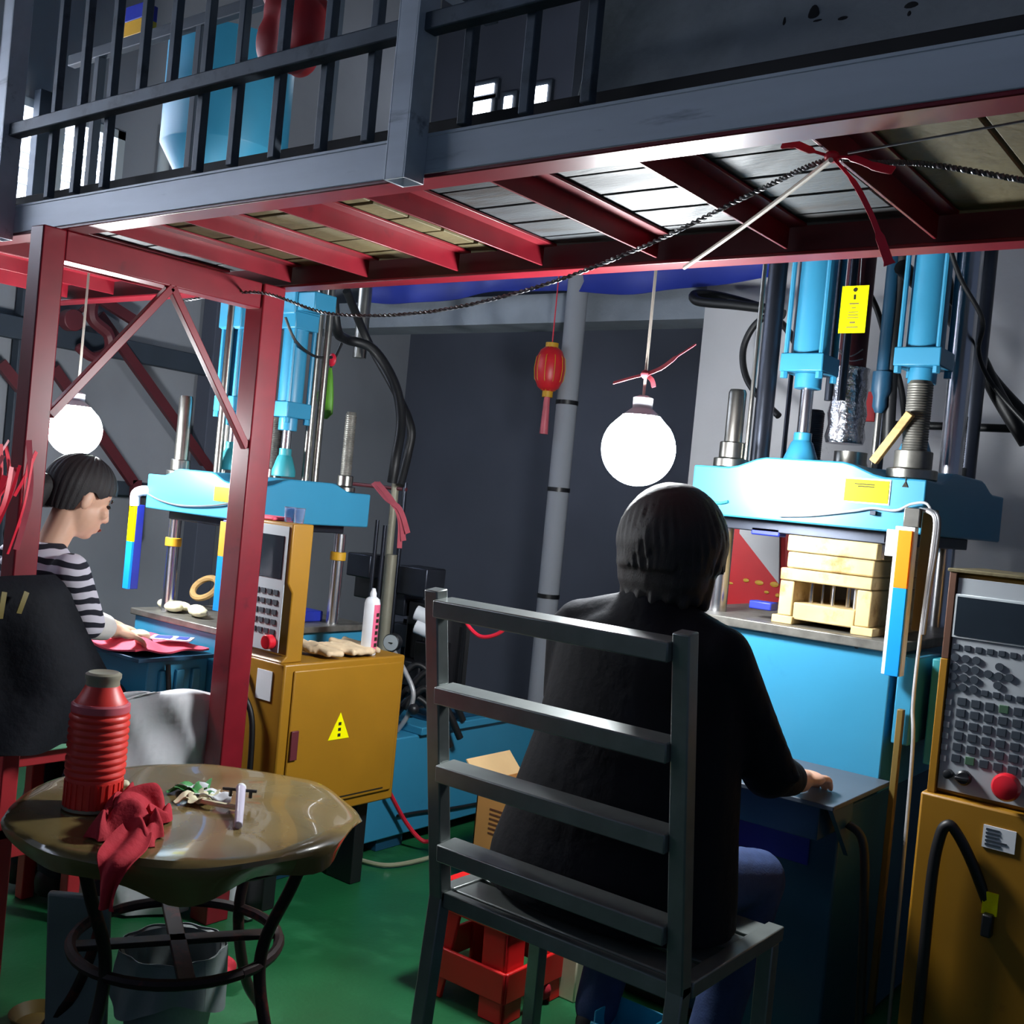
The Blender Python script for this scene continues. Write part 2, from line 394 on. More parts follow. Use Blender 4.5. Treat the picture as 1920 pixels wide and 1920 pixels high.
# steel frame on the left wall
lf = thing('wall_frame', 'dark steel frame of beam and braces standing against the grey side wall', 'steel frame', (XL+.12, 3., 0))
a, b = U(-60, 597, x=XL+.12), U(410, 692, x=XL+.12)
MB().bar(a, b, .06, .1, (1, 0, 0)).build('beam', 'roof_steel', lf, .004)
for (p, q) in (((185, 590), (400, 890)), ((250, 600), (60, 480)), ((100, 690), (250, 905)), ((255, 900), (250, 1000)), ((0, 680), (40, 730))):
    MB().bar(U(*p, x=XL+.16), U(*q, x=XL+.16), .03, .05, (1, 0, 0)).build('brace', 'maroon_steel', lf)
p0 = U(412, 560, x=XL+.1); MB().box((XL+.05, p0.y-.06, 0), (XL+.17, p0.y+.06, 3.2)).build('post', 'wall_dark', lf, .004)
p0 = U(50, 590, x=XL+.1); MB().box((XL+.05, p0.y-.03, 0), (XL+.11, p0.y+.03, 3.)).build('post', 'roof_steel', lf, .004)
a = U(0, 965, x=XL+.1); b = U(430, 965, x=XL+.1); MB().bar(V(a.x, a.y, 1.2), V(b.x, b.y, 1.2), .05, .07, (1, 0, 0)).build('beam', 'roof_steel', lf, .004)
h = thing('crane_hook', 'maroon crane hook with pulley hanging on the grey side wall', 'hook', U(165, 660, x=XL+.3))
c = U(170, 620, x=XL+.3)
MB().tube(spline([c+V(0, 0, .16), c+V(0, 0, .06), c+V(0, .09, .0), c+V(0, .1, -.08), c+V(0, .02, -.12), c+V(0, -.06, -.08)]), [.03]*16+[.028]*16+[.024]*8+[.012]).build('hook', 'maroon_steel', h)
MB().bar(V(XL, c.y, c.z+.17), c+V(.03, 0, .17), .03, .03).build('wall_bracket', 'maroon_steel', h)
MB().bar(c+V(0, -.11, .03), c+V(0, .0, .14), .015, .02, (1, 0, 0)).build('link', 'maroon_steel', h)
MB().cyl(c+V(-.03, -.1, .03), c+V(.03, -.1, .03), .05).build('pulley', 'maroon_steel', h, .004)
# conduit with lantern
cp = [U(1088, 500, y=4.12), U(1066, 700, y=4.12), U(1050, 900, y=4.12), U(1022, 1145, y=4.12), U(1005, 1400, y=4.12)]
cd = thing('conduit_pipe', 'pale grey vertical conduit pipe in front of the dark recess', 'pipe', (cp[-1].x, 4.12, 0))
xm = sum(p.x for p in cp)/5
MB().cyl((xm+.0, 4.12, 0), (xm+.0, 4.12, 2.7), .05, n=20).build('pipe', 'plaster_grey', cd)
for y in (755, 918, 1120):
    z = U(1045, y, y=4.12).z; MB().cyl((xm, 4.12, z-.01), (xm, 4.12, z+.01), .054, n=20).build('clamp', 'black_plastic', cd)
c = U(1031, 692, y=4.02); ln = thing('red_lantern', 'small red festive lantern with tassel hanging beside the conduit pipe', 'lantern', c-V(0, 0, .25))
lb = MB(); lb.lathe(c, [(.02, -.105), (.03, -.1), (.05, -.085), (.065, -.05), (.07, 0), (.065, .05), (.05, .085), (.03, .1), (.02, .105)], 24); lb.build('body', 'lantern', ln)
for k in range(10):
    t = k*math.pi/5; MB().tube([c+V(math.cos(t)*r*1.02, math.sin(t)*r*1.02, z) for r, z in ((.03, -.1), (.065, -.05), (.07, 0), (.065, .05), (.03, .1))], .0018, 5).build('rib', 'gold_paint', ln)
MB().cyl(c+V(0, 0, .1), c+V(0, 0, .12), .03).build('cap', 'gold_paint', ln); MB().cyl(c+V(0, 0, -.13), c+V(0, 0, -.1), .025).build('collar', 'gold_paint', ln)
MB().cyl(c+V(0, 0, -.13), c+V(0, 0, -.30), .014, .02).build('tassel', 'ribbon_pale', ln); MB().cyl(c+V(0, 0, .1), c+V(0, 0, .5), .003, n=6).build('string', 'ribbon', ln)

# ================================================================== MEZZANINE
ZB, YF, YR = 1.90, 1.41, 2.13
mz = thing('mezzanine_platform', 'red and grey steel mezzanine with plank deck over the machines', 'mezzanine', (-1.6, 1.77, 0))
# front channel: grey web, red underside flange
MB().box((-3.9, YF, ZB+.008), (.5, YF+.012, ZB+.075)).build('front_beam', 'grey_steel', mz, .002)
MB().box((-3.9, YF, ZB), (.5, YF+.06, ZB+.008)).build('front_flange', 'red_steel', mz, .002)
MB().box((-3.9, YF, ZB+.075), (.5, YF+.05, ZB+.081)).build('top_flange', 'grey_steel', mz, .001)
MB().box((-3.9, YR-.012, ZB+.008), (.5, YR, ZB+.075)).build('rear_beam', 'maroon_steel', mz, .002)
MB().box((-3.9, YR-.03, ZB), (.5, YR+.03, ZB+.008)).build('rear_flange', 'red_steel', mz, .002)
for i, x in enumerate((-3.75, -3.45, -3.15, -2.85, -2.52, -2.2, -1.87, -1.6, -1.28, -.97, -.67, -.36, -.05, .25)):
    j = MB(); j.box((x-.003, YF+.06, ZB+.012), (x+.003, YR-.035, ZB+.062)); j.box((x, YF+.06, ZB+.056), (x+.04, YR-.035, ZB+.062))
    j.build('joist', 'red_steel', mz, .001)
px1, px2 = -2.6, -2.6
def post(x, y, s=.1):
    b = MB(); b.box((x-s/2, y-s/2, 0), (x+s/2, y+s/2, ZB+.0)); return b.build('post', 'red_steel', mz, .004)
py1 = U(121, 500, x=px1+.031).y-.031; py2 = U(522, 700, x=px2+.04).y-.04
post(px1, py1, .062); post(px2, py2, .08)
MB().box((px1-.03, py1+.031, ZB-.075), (px1+.03, py2-.04, ZB-.0)).build('cross_beam', 'red_steel', mz, .003)
for p in ((py1+.031, U(88, 778, x=px1+.02).z), (py2-.04, U(470, 840, x=px1+.02).z)):
    MB().bar((px1+.02, 1.736, ZB-.075), (px1+.02, p[0], p[1]), .022, .022, (1, 0, 0)).build('brace', 'red_steel', mz, .002)
# deck boards
zd = ZB+.063
for (x0, x1, mname, nb) in ((-3.9, -2.62, 'board_grey', 6), (-2.615, -1.76, 'ply', 6), (-1.755, -.72, 'board_grey', 6)):
    wv = (YR+.03-YF-.02)/nb
    for k in range(nb):
        y = YF+.02+k*wv
        MB().box((x0+rnd.uniform(0, .02), y+.004, zd+rnd.uniform(0, .004)), (x1-rnd.uniform(0, .02), y+wv-.004, zd+.024)).build('deck_board', mname, mz, .002)
for k in range(5):
    x = -.71+k*.235; MB().box((x+.004, YF+.02, zd+rnd.uniform(0, .003)), (x+.231, YR+.03, zd+.024)).build('deck_board', 'ply', mz, .002)
MB().box((-3.9, YF+.06, zd+.025), (.5, YF+.085, zd+.065)).build('kick_board', 'kick_dark', mz, .002)
# guard railing
gr = thing('guard_railing', 'grey steel tube guard railing along the front of the mezzanine', 'railing', (-2, 1.4, ZB+.08))
ZT = 2.95
MB().box((-3.9, 1.375, 2.150), (-.96, 1.405, 2.183)).build('mid_rail', 'rail_steel', gr, .003)
MB().box((-3.9, 1.375, ZT-.03), (-.96, 1.405, ZT)).build('top_rail', 'rail_steel', gr, .003)
for x in (-2.84, -1.385):
    b = MB()
    for (a0, a1, c0, c1) in ((-.026, -.022, -.05, 0), (.022, .026, -.05, 0), (-.022, .022, -.05, -.046), (-.022, .022, -.004, 0)):
        b.box((x+a0, YF+c0, ZB-.012), (x+a1, YF+c1, ZT))
    b.build('railing_post', 'grey_steel', gr, .001)
for x, full in ((-3.5, 1), (-3.35, 1), (-3.2, 1), (-3.05, 1), (-2.93, 1), (-2.66, 1), (-2.54, 1), (-2.41, 1), (-2.29, 0), (-2.17, 0), (-2.045, 1), (-1.925, 1), (-1.79, 1), (-1.65, 1), (-1.52, 1), (-1.28, 1), (-1.145, 1), (-1.02, 1)):
    MB().box((x-.010, 1.405, (1.985 if full else 2.185)), (x+.010, 1.424, ZT-.03)).build('baluster', 'rail_steel', gr, .002)
g2 = thing('rear_railing', 'dark steel railing along the wall side of the mezzanine', 'railing', (-2, 2.12, ZB+.09))
MB().box((-3.9, 2.10, 2.78), (-1.3, 2.13, 2.82)).build('top_rail', 'roof_steel', g2, .003)
for x in (-3.7, -3.1, -2.45, -2.1, -1.55): MB().box((x-.015, 2.10, ZB+.09), (x+.015, 2.13, 2.78)).build('baluster', 'roof_steel', g2, .002)
# load on the deck
s = MB(); s.obox((-.29, 1.66, 2.30), 1.75, .05, .60, (1, 0, 0), (0, .97, -.24)); slab = s.build('stone_slab', 'slab_grey', bevel=.006, label='big pale grey slab with dark stains leaning on the mezzanine deck', cat='slab')
for (px, py, rx_, rz_) in ((1525, 35, .010, .022), (1533, 42, .014, .005), (1580, 40, .012, .008), (1708, 18, .013, .012), (1704, 35, .004, .012), (1470, 48, .003, .014)):
    zc_ = U(px, py, y=1.62).z; yy = 1.66-.0265/.97-(2.30-zc_)*.24/.97; q_ = U(px, py, y=yy)
    MB().ell(q_, (rx_, .0015, rz_), 12, 8).build('stain', 'kick_dark', slab)
MB().box((-.86, 1.50, 1.99), (.45, 1.56, 2.028)).build('timber_batten', 'batten', bevel=.003, label='brown timber batten lying along the deck below the grey slab', cat='batten')
MB().box((-2.35, 1.50, 1.988), (-1.95, 1.55, 2.02)).build('timber_batten', 'batten', bevel=.003, label='short dark timber offcut on the deck below the cyan hopper', cat='batten')
p = U(545, 275, y=1.62); lump = MB()
for k in range(7): lump.ell((p.x+rnd.uniform(-.06, .06), 1.62+rnd.uniform(-.03, .03), 2.01+rnd.uniform(0, .04)), (.05, .035, .035), 10, 7)
remesh(lump.build('black_rag', 'kick_dark', label='crumpled black rag on the deck edge beside the cyan hopper', cat='rag'), .008, 4)
c = U(560, 40, y=1.85)
bg_ = MB()
for k in range(9): bg_.ell(c+V(rnd.uniform(-.07, .07), rnd.uniform(-.04, .04), rnd.uniform(-.07, .12)), (.06, .05, .08), 12, 8)
remesh(bg_.build('plastic_bag', 'red_bag', label='bulging red plastic bag hanging behind the railing', cat='bag'), .01, 3)
c = U(512, 5, y=1.85); b = MB()
for k in range(5): b.ell(c+V(rnd.uniform(-.03, .03), rnd.uniform(-.03, .03), rnd.uniform(-.03, .1)), (.035, .035, .05), 12, 8)
remesh(b.build('plastic_bag', 'red_bag', label='smaller red plastic bag left of the bulging one behind the railing', cat='bag'), .01, 3)
# hanging cable, ribbon, cord, string
def twist(pts, r, turns):
    P = spline(pts, 60); n_ = len(P); out = []
    for s_ in (0, math.pi):
        q = []
        for i, p in enumerate(P):
            d = (P[min(i+1, n_-1)]-P[max(i-1, 0)]).normalized(); a = d.cross(V(0, 0, 1)).normalized(); b = d.cross(a)
            t = turns*2*math.pi*i/n_+s_; q.append(p+a*(r*math.cos(t))+b*(r*math.sin(t)))
        out.append(q)
    return out
def under(px, py, y):
    p = U(px, py, y=y); return p if p.z < ZB+.006 else U(px, py, z=ZB+.006)
wp = [under(330, 566, 1.98), under(480, 548, 1.96), under(620, 588, 1.94), under(800, 585, 1.92), under(1000, 540, 1.9), under(1200, 465, 1.86), under(1400, 368, 1.8), under(1545, 302, 1.72), under(1640, 305, 1.72), under(1740, 308, 1.70), under(1920, 338, 1.66), under(2000, 352, 1.64)]
mb = MB()
for q in twist(wp, .0026, 110): mb.tube(q, .0026, 5)
mb.build('twisted_cable', 'wire_dark', label='twisted two-core cable sagging below the mezzanine deck', cat='cable')
rk = U(1560, 294, z=ZB+.002); ry = rk.y
def RK(px, py): return U(px, py, y=ry-.015)
rb = thing('plastic_ribbon', 'shiny red plastic ribbon knotted on the cable under the deck', 'ribbon', rk)
MB().ell(rk, (.012, .012, .009), 10, 8).build('knot', 'ribbon', rb)
MB().ribbon(spline([rk, RK(1520, 282), RK(1490, 270), RK(1466, 271)], 5), [.005]*5+[.013]*5+[.018]*5+[.013], (0, .5, 1)).build('tail', 'ribbon', rb)
MB().ribbon(spline([rk, RK(1600, 297), RK(1640, 312), RK(1676, 320)], 5), [.005]*5+[.012]*5+[.015]*5+[.013], (0, .5, 1)).build('tail', 'ribbon', rb)
MB().ribbon(spline([rk, RK(1600, 340), RK(1630, 395), RK(1650, 445), RK(1668, 496)], 5), [.005]*5+[.008]*10+[.013]*5+[.017], (1, .3, 0)).build('tail', 'ribbon', rb)
a, b = RK(1558, 300), U(1283, 502, y=2.06)
MB().tube(spline([a, (a+b)/2+V(0, 0, -.004), b], 6), .0042, 8).build('tie_rope', 'rope_white', label='taut white cord slanting from the ribbon knot to the rear beam', cat='cord')
a, b = U(1590, 287, z=ZB+.006), U(1980, 216, z=ZB+.006)
MB().tube([a, (a+b)/2, b], .0018, 6).build('thin_wire', 'wire_dark', label='thin dark wire running right from the ribbon knot under the deck', cat='wire')

# ================================================================== PRESSES
def humped(mb, x0, x1, y0, y1, z0, z1, h, notch=.0):
    def prof(n_=24):
        o = []
        for i in range(n_+1):
            u = i/n_; t = 0
            if .16 < u < .84:
                t = min(1, (u-.16)/.18, (.84-u)/.18); t = t*t*(3-2*t)
            o.append((u, t))
        return o
    P = prof(); n_ = len(P); vs = []
    for (v, tv) in P:
        for (u, tu) in P: vs.append((x0+(x1-x0)*u, y0+(y1-y0)*v, z1+h*max(tu, tv)*(1 if tu*tv == 0 else 1)))
    fs = [(j*n_+i, j*n_+i+1, (j+1)*n_+i+1, (j+1)*n_+i) for j in range(n_-1) for i in range(n_-1)]
    k = len(vs); vs += [(x0, y0, z0), (x1, y0, z0), (x1, y1, z0), (x0, y1, z0)]
    fs.append((k+3, k+2, k+1, k))
    fs.append(tuple([k, k+1]+[i for i in range(n_-1, -1, -1)])); fs.append(tuple([k+2, k+3]+[(n_-1)*n_+i for i in range(n_)]))
    fs.append(tuple([k+1, k+2]+[j*n_+n_-1 for j in range(n_-1, -1, -1)])); fs.append(tuple([k+3, k]+[j*n_ for j in range(n_)]))
    mb.add(vs, fs)
def threads(p0, z1, r, mname, parent, name='threaded_column', pitch=.007):
    prof = []; n_ = int((z1-p0[2])/pitch)
    for k in range(n_): prof += [(r*.95, k*pitch), (r, k*pitch+pitch*.5)]
    prof += [(r*.9, z1-p0[2]), (r*.8, z1-p0[2]+.006)]
    return MB().lathe(p0, prof, 20).build(name, mname, parent, angle=25)
def hexnut(p, r, h, mname, parent, n_=6):
    o = MB().cyl(p, V(p)+V(0, 0, h), r, n=n_).build('nut', mname, parent, .003); return o
def cylinder(P, x, y, zb, zt, r, zr, ax=None, ports=True):
    """hydraulic cylinder: barrel between square flanges, tie rods, piston rod, clevis"""
    c = MB().cyl((x, y, zb), (x, y, zt), r, n=24).build('hydraulic_cylinder', 'cyan_paint', P)
    f = r*1.25
    MB().box((x-f, y-f, zb-.055), (x+f, y+f, zb)).build('flange', 'cyan_paint', c, .004)
    MB().box((x-f, y-f, zt), (x+f, y+f, zt+.06)).build('flange', 'cyan_paint', c, .004)
    MB().cyl((x, y, zb-.1), (x, y, zb-.055), r*.75, n=20).build('gland', 'cyan_paint', c, .002)
    for i in (-1, 1):
        for j in (-1, 1):
            q = f*.82; MB().cyl((x+i*q, y+j*q, zb), (x+i*q, y+j*q, zt), .008, n=8).build('tie_rod', 'cyan_paint', c)
            MB().cyl((x+i*q, y+j*q, zb-.075), (x+i*q, y+j*q, zb-.055), .012, n=6).build('bolt', 'cyan_paint', c, .001)
    MB().cyl((x, y, zr+.09), (x, y, zb-.1), r*.36, n=18).build('piston_rod', 'chrome', P)
    k = MB(); k.lathe((x, y, zr), [(r*.95, 0), (r*.95, .02), (r*.6, .07), (r*.5, .075), (r*.5, .1)], 16); k.build('clevis', 'cyan_paint' if P is rp else 'teal_paint', P, .002)
    return c

# ---------------- near press (right)
RX0, RX1, RY0, RY1 = -1.57, -.885, 2.9, 3.70
rp = thing('rubber_press', 'large cyan vertical press right of frame with wooden-toned mould on its table', 'press', (-1.23, 3.3, 0))
bs = MB(); bs.box((-1.56, 2.64, .03), (-.93, 3.74, .66)); bs.build('base_cabinet', 'cyan_dark', rp, .006)
MB().box((-1.54, 2.66, 0), (-.95, 3.72, .03)).build('plinth', 'black_plastic', rp, .002)
MB().box((-1.54, 2.632, .50), (-1.0, 2.64, .62)).build('front_panel', 'deep_blue', rp, .003)
MB().box((-1.575, 2.885, .66), (-.925, 3.73, 1.035)).build('table_body', 'cyan_paint', rp, .004)
MB().box((-1.6, 2.865, 1.035), (-.905, 3.75, 1.062)).build('table_top', 'worn_steel', rp, .003)
p = U(1607, 1211, y=2.884); MB().cyl(V(p.x, 2.879, p.z), V(p.x, 2.886, p.z), .007, n=14).build('bolt', 'black_plastic', rp)
sh = MB(); sh.box((-1.56, 2.485, .688), (-.895, 2.884, .70)); sh.build('shelf', 'shelf_grey', rp, .002)
MB().box((-1.5, 2.52, .60), (-.94, 2.64, .688)).build('shelf_support', 'cyan_dark', rp, .003)
for x in (-1.54, -.915): MB().prism([(x, 2.5, .688), (x, 2.64, .688), (x, 2.64, .55)], (.012, 0, 0)).build('bracket', 'cyan_dark', rp, .001)
pl = MB(); humped(pl, RX0, RX1, RY0, RY1, 1.35, 1.495, .035); PLT = pl.build('platen', 'cyan_paint', rp, .005)
MB().box((RX0+.08, RY0+.06, 1.315), (RX1-.08, RY1-.06, 1.35)).build('upper_plate', 'dark_steel', rp, .003)
# label on platen
q0, q1 = U(1586, 897, y=RY0-.002), U(1664, 945, y=RY0-.002)
lb = MB().box((q0.x-.004, RY0-.002, q1.z-.004), (q1.x+.004, RY0+.001, q0.z+.004)).build('label', 'label_white', rp, smooth=False)
MB().box((q0.x, RY0-.0035, q1.z), (q1.x, RY0-.0021, q0.z)).build('yellow_field', 'label_yellow', lb, smooth=False)
for k, (a, b) in enumerate(((.22, .68), (.3, .68))): MB().box((q0.x+(q1.x-q0.x)*a, RY0-.0045, q0.z-.014-.006*k), (q0.x+(q1.x-q0.x)*b, RY0-.0036, q0.z-.011-.006*k)).build('print', 'print_dark', lb, smooth=False)
p = U(1698, 905, y=RY0); MB().prism([(p.x-.008, RY0-.002, p.z-.012), (p.x+.008, RY0-.002, p.z-.012), (p.x, RY0-.002, p.z+.004)], (0, .003, 0)).build('arrow_mark', 'print_dark', rp, smooth=False)
MB().box((p.x-.001, RY0-.0015, p.z+.004), (p.x+.001, RY0+.001, 1.50)).build('scribe_line', 'print_dark', rp, smooth=False)
MB().tube(spline([U(1365, 940, y=RY0-.006), U(1345, 943, y=RY0-.006), U(1320, 935, y=RY0-.006)], 5), .004, 8).build('lifting_eye', 'teal_paint', rp)
MB().tube(spline([U(1460, 967, y=RY0-.008), U(1520, 966, y=RY0-.008), U(1600, 958, y=RY0-.008), U(1635, 953, y=RY0-.008), U(1680, 957, y=RY0-.008), U(1710, 945, y=RY0-.02), U(1740, 946, y=RY0-.03), U(1752, 985, y=RY0-.03)], 6), .0038, 8).build('cable', 'wire_pale', rp)
p = U(1640, 958, y=RY0); MB().box((p.x-.008, RY0-.014, p.z-.012), (p.x+.008, RY0, p.z)).build('cable_clip', 'dark_steel', rp, .001)
# columns
for (x, y, r, zt, nm, nr) in ((-1.50, 3.0, .027, 1.735, 'steel', .046), (-.955, 2.99, .034, 1.76, 'worn_steel', .058), (-1.02, 3.60, .034, 1.74, 'worn_steel', .05), (-1.50, 3.60, .034, 1.74, 'dark_steel', .05)):
    if nm == 'steel': MB().lathe((x, y, 1.50), [(r, 0), (r, zt-1.51), (r*.85, zt-1.5)], 24).build('column', nm, rp)
    else: threads((x, y, 1.50), zt, r, nm, rp)
    MB().cyl((x, y, 1.497), (x, y, 1.525), nr*1.15, n=28).build('washer', 'steel', rp, .003)
    MB().cyl((x, y, 1.525), (x, y, 1.575), nr*.86, n=12).build('nut', nm, rp, .003)
    MB().cyl((x, y, 1.06), (x, y, 1.35), .03, n=24).build('lower_column', 'chrome', rp)
# guide bars
for (x, y, r, nm) in ((U(1440, 700, y=3.12).x, 3.12, .029, 'dark_steel'), (U(1428, 760, y=3.05).x-.01, 3.0, .007, 'steel'), (U(1805, 650, y=3.4).x, 3.4, .034, 'chrome'), (U(1835, 650, y=3.62).x, 3.62, .03, 'dark_steel'), (U(1478, 760, y=3.3).x, 3.3, .008, 'dark_steel'), (U(1655, 800, y=3.45).x, 3.45, .012, 'dark_steel')):
    MB().cyl((x, y, 1.49), (x, y, 2.75), r, n=24).build('guide_bar', nm, rp)
c1 = cylinder(rp, U(1518, 690, y=3.14).x, 3.14, U(1518, 668, y=3.14).z, 2.6, .054, 1.525)
c2 = cylinder(rp, U(1732, 680, y=3.24).x, 3.24, U(1732, 657, y=3.24).z, 2.6, .054, 1.56)
x3 = U(1655, 700, y=3.4).x; MB().cyl((x3, 3.4, 1.83), (x3, 3.4, 2.6), .02, n=14).build('slim_cylinder', 'cyan_dark', rp)
MB().lathe((x3, 3.4, 1.72), [(.012, 0), (.022, .02), (.022, .05), (.03, .07), (.03, .13)], 14).build('slim_gland', 'cyan_dark', rp)
MB().cyl((x3, 3.4, 1.5), (x3, 3.4, 1.72), .01, n=12).build('slim_rod', 'steel', rp)
for px in (1568, 1592):
    x = U(px, 600, y=3.35).x; MB().cyl((x, 3.35, 1.75), (x, 3.35, 2.6), .013, n=12).build('slim_pipe', 'dark_steel', rp)
# injection barrel with foil
bx_, by_ = U(1586, 800, y=3.5).x, 3.5
fb = MB()
fb.lathe((bx_, by_, U(1580, 832, y=3.5).z), [(.06, 0), (.066, .02), (.058, .06), (.064, .1), (.057, .14), (.062, .19), (.055, .23), (.06, .25)], 22); fb.build('foil_wrap', 'foil', rp)
MB().cyl((bx_, by_, 1.78), (bx_, by_, 2.5), .045, n=20).build('barrel', 'maroon_steel', rp)
xx = U(1595, 850, y=3.3).x; MB().lathe((xx, 3.3, 1.525), [(.055, 0), (.055, .015), (.05, .03), (.05, .06)], 24).build('nozzle_ring', 'steel', rp)
for k in range(3): MB().tube(spline([U(1560+10*k, 640+14*k, y=3.42), U(1590, 668+8*k, y=3.4), U(1618, 655+18*k, y=3.42)], 5), .002, 5).build('thermocouple_wire', 'wire_pale', rp)
MB().box((U(1612, 700, y=3.9).x, 3.88, U(1600, 790, y=3.9).z), (U(1652, 700, y=3.9).x, 3.9, U(1600, 735, y=3.9).z)).build('red_plate', 'poster_red', rp, .002)
# rail behind
MB().cyl(U(1650, 795, y=3.8), V(.3, 3.8, U(1650, 795, y=3.8).z), .014, n=10).build('cross_bar', 'black_rubber', rp)
# hoses
def hose(P, pts, r, mname='black_rubber', nm='hose', k=8): return MB().tube(spline(pts, k), r, 10).build(nm, mname, P)
hose(rp, [U(1460, 780, y=3.75), U(1405, 720, y=3.8), U(1393, 660, y=3.82), U(1415, 610, y=3.82), U(1450, 595, y=3.8), U(1490, 640, y=3.7), U(1500, 700, y=3.6)], .013)
hose(rp, [U(1450, 580, y=3.9), U(1380, 572, y=3.92), U(1310, 565, y=3.95), U(1305, 552, y=4.0), U(1360, 558, y=4.05), U(1470, 590, y=4.05)], .02)
hose(rp, [U(1770, 430, y=3.1), U(1800, 520, y=3.2), U(1842, 600, y=3.3), U(1835, 660, y=3.45), U(1860, 720, y=3.5), U(1920, 790, y=3.5), U(1980, 850, y=3.5)], .007)
hose(rp, [U(1690, 500, y=3.3), U(1780, 590, y=3.6), U(1830, 660, y=3.7), U(1870, 740, y=3.7), U(1925, 830, y=3.7)], .024)
hose(rp, [U(1760, 480, y=3.7), U(1790, 580, y=3.75), U(1850, 700, y=3.8), U(1930, 790, y=3.8)], .024)
hose(rp, [U(1695, 470, y=3.4), U(1685, 560, y=3.42), U(1672, 700, y=3.42), U(1665, 830, y=3.45)], .02)
hose(rp, [U(1600, 500, y=3.6), U(1640, 570, y=3.62), U(1662, 640, y=3.6), U(1690, 730, y=3.6), U(1700, 850, y=3.55)], .01)
# light guard bar (orange / blue)
gx0, gx1 = U(1676, 1100, y=2.82).x, U(1702, 1100, y=2.82).x
gz0, gz1, gz2 = U(1690, 1270, y=2.82).z, U(1690, 1103, y=2.82).z, U(1700, 995, y=2.82).z
g = MB().box((gx0-.012, 2.822, gz0+.0), (gx1+.004, 2.85, gz2+.01)).build('light_guard', 'label_white', rp, .002)
MB().box((gx0, 2.812, gz0), (gx1, 2.823, gz1)).build('blue_strip', 'strip_blue', g, .001)
MB().box((gx0, 2.812, gz1), (gx1, 2.823, gz2)).build('orange_strip', 'orange', g, .001)
MB().box((gx0-.04, 2.84, gz2-.07), (gx0-.014, 2.87, gz2)).build('sensor', 'label_white', g, .003)
MB().box((gx1+.006, 2.86, gz0+.12), (gx1+.035, 2.9, gz2+.06)).build('guard_post', 'conduit_gold', g, .002)
MB().box((gx0+.005, 2.825, gz2+.01), (gx1+.01, 2.85, gz2+.06)).build('guard_hanger', 'steel', g, .002)
for k in range(3): hose(rp, [U(1725+6*k, 955, y=2.85), U(1752+4*k, 970, y=2.83), U(1748+4*k, 1030, y=2.84), U(1738+3*k, 1100, y=2.85), U(1726+3*k, 1190, y=2.84), U(1712, 1320, y=2.82), U(1708, 1450, y=2.8), V(U(1700, 1600, y=2.8).x, 2.8, .01)][:(8 if k == 0 else 5)], .005, 'wire_dark' if k else 'wire_pale', 'cable')
MB().box((-.905, 2.88, .80), (-.86, 3.1, 1.03)).build('side_box', 'cyan_paint', rp, .004)
MB().box((-.84, 2.95, .75), (-.8, 3.4, 1.03)).build('side_guard', 'teal_paint', rp, .004)
a = U(1690, 1330, y=2.86); MB().box((a.x-.008, 2.85, .1), (a.x+.008, 2.87, a.z)).build('conduit', 'conduit_gold', rp, .002)
hose(rp, [U(1590, 1545, y=2.6), U(1618, 1580, y=2.6), U(1620, 1700, y=2.6), U(1612, 1900, y=2.6), V(U(1610, 1950, y=2.6).x, 2.6, .01)], .011)
# ---------------- mould on the near press
my = 2.93
c0 = U(1455, 1170, y=my).x; c1x = U(1632, 1170, y=my).x; mw = c1x-c0
mo = thing('mould', 'stack of beige metal mould plates with ejector pins on the near press table', 'mould', ((c0+c1x)/2, my+.2, 1.062))
zz = lambda y: U(1545, y, y=my).z
MB().box((c0+.01, my, zz(1040)), (c1x-.0, my+.45, 1.315)).build('top_plate', 'mould_beige', mo, .004)
MB().box((c0+.012, my+.004, zz(1072)), (c1x-.005, my+.45, zz(1041))).build('cavity_plate', 'mould_beige', mo, .006)
MB().box((c0, my-.006, zz(1096)), (c1x-.004, my+.45, zz(1073))).build('core_plate', 'mould_beige', mo, .004)
for x in (c0, c1x-.045): MB().box((x, my, 1.085), (x+.042, my+.45, zz(1097))).build('spacer_block', 'mould_beige', mo, .004)
MB().box((c0+.044, my+.004, zz(1160)-.015), (c1x-.047, my+.44, zz(1137))).build('ejector_plate', 'mould_beige', mo, .004)
for x in (c0-.012, c1x-.05): MB().box((x, my-.01, 1.062), (x+.062, my+.45, 1.085)).build('clamp_foot', 'mould_beige', mo, .003)
for k, u in enumerate((.28, .36, .42, .52, .64, .7, .76)):
    x = c0+mw*u; MB().cyl((x, my+.05+.03*(k % 3), zz(1137)), (x, my+.05+.03*(k % 3), zz(1097)), .004 if k % 2 else .006, n=8).build('ejector_pin', 'chrome', mo)
for (px, py, z_, sx) in ((1430, 1135, 0, .07), (1440, 997, 0, .09)):
    p = U(px, py, y=my+.05); MB().box((p.x-sx/2, my+.03, p.z-.012), (p.x+sx/2, my+.08, p.z+.012)).build('clamp', 'deep_blue', mo, .004)
p = U(1655, 1010, y=my+.05); MB().box((c1x, my+.03, p.z-.014), (c1x+.05, my+.08, p.z+.014)).build('clamp', 'deep_blue', mo, .004)
p = U(1655, 1035, y=my+.05); MB().cyl((p.x, my+.04, p.z-.02), (p.x, my+.04, p.z+.02), .01, n=6).build('clamp_bolt', 'chrome', mo)
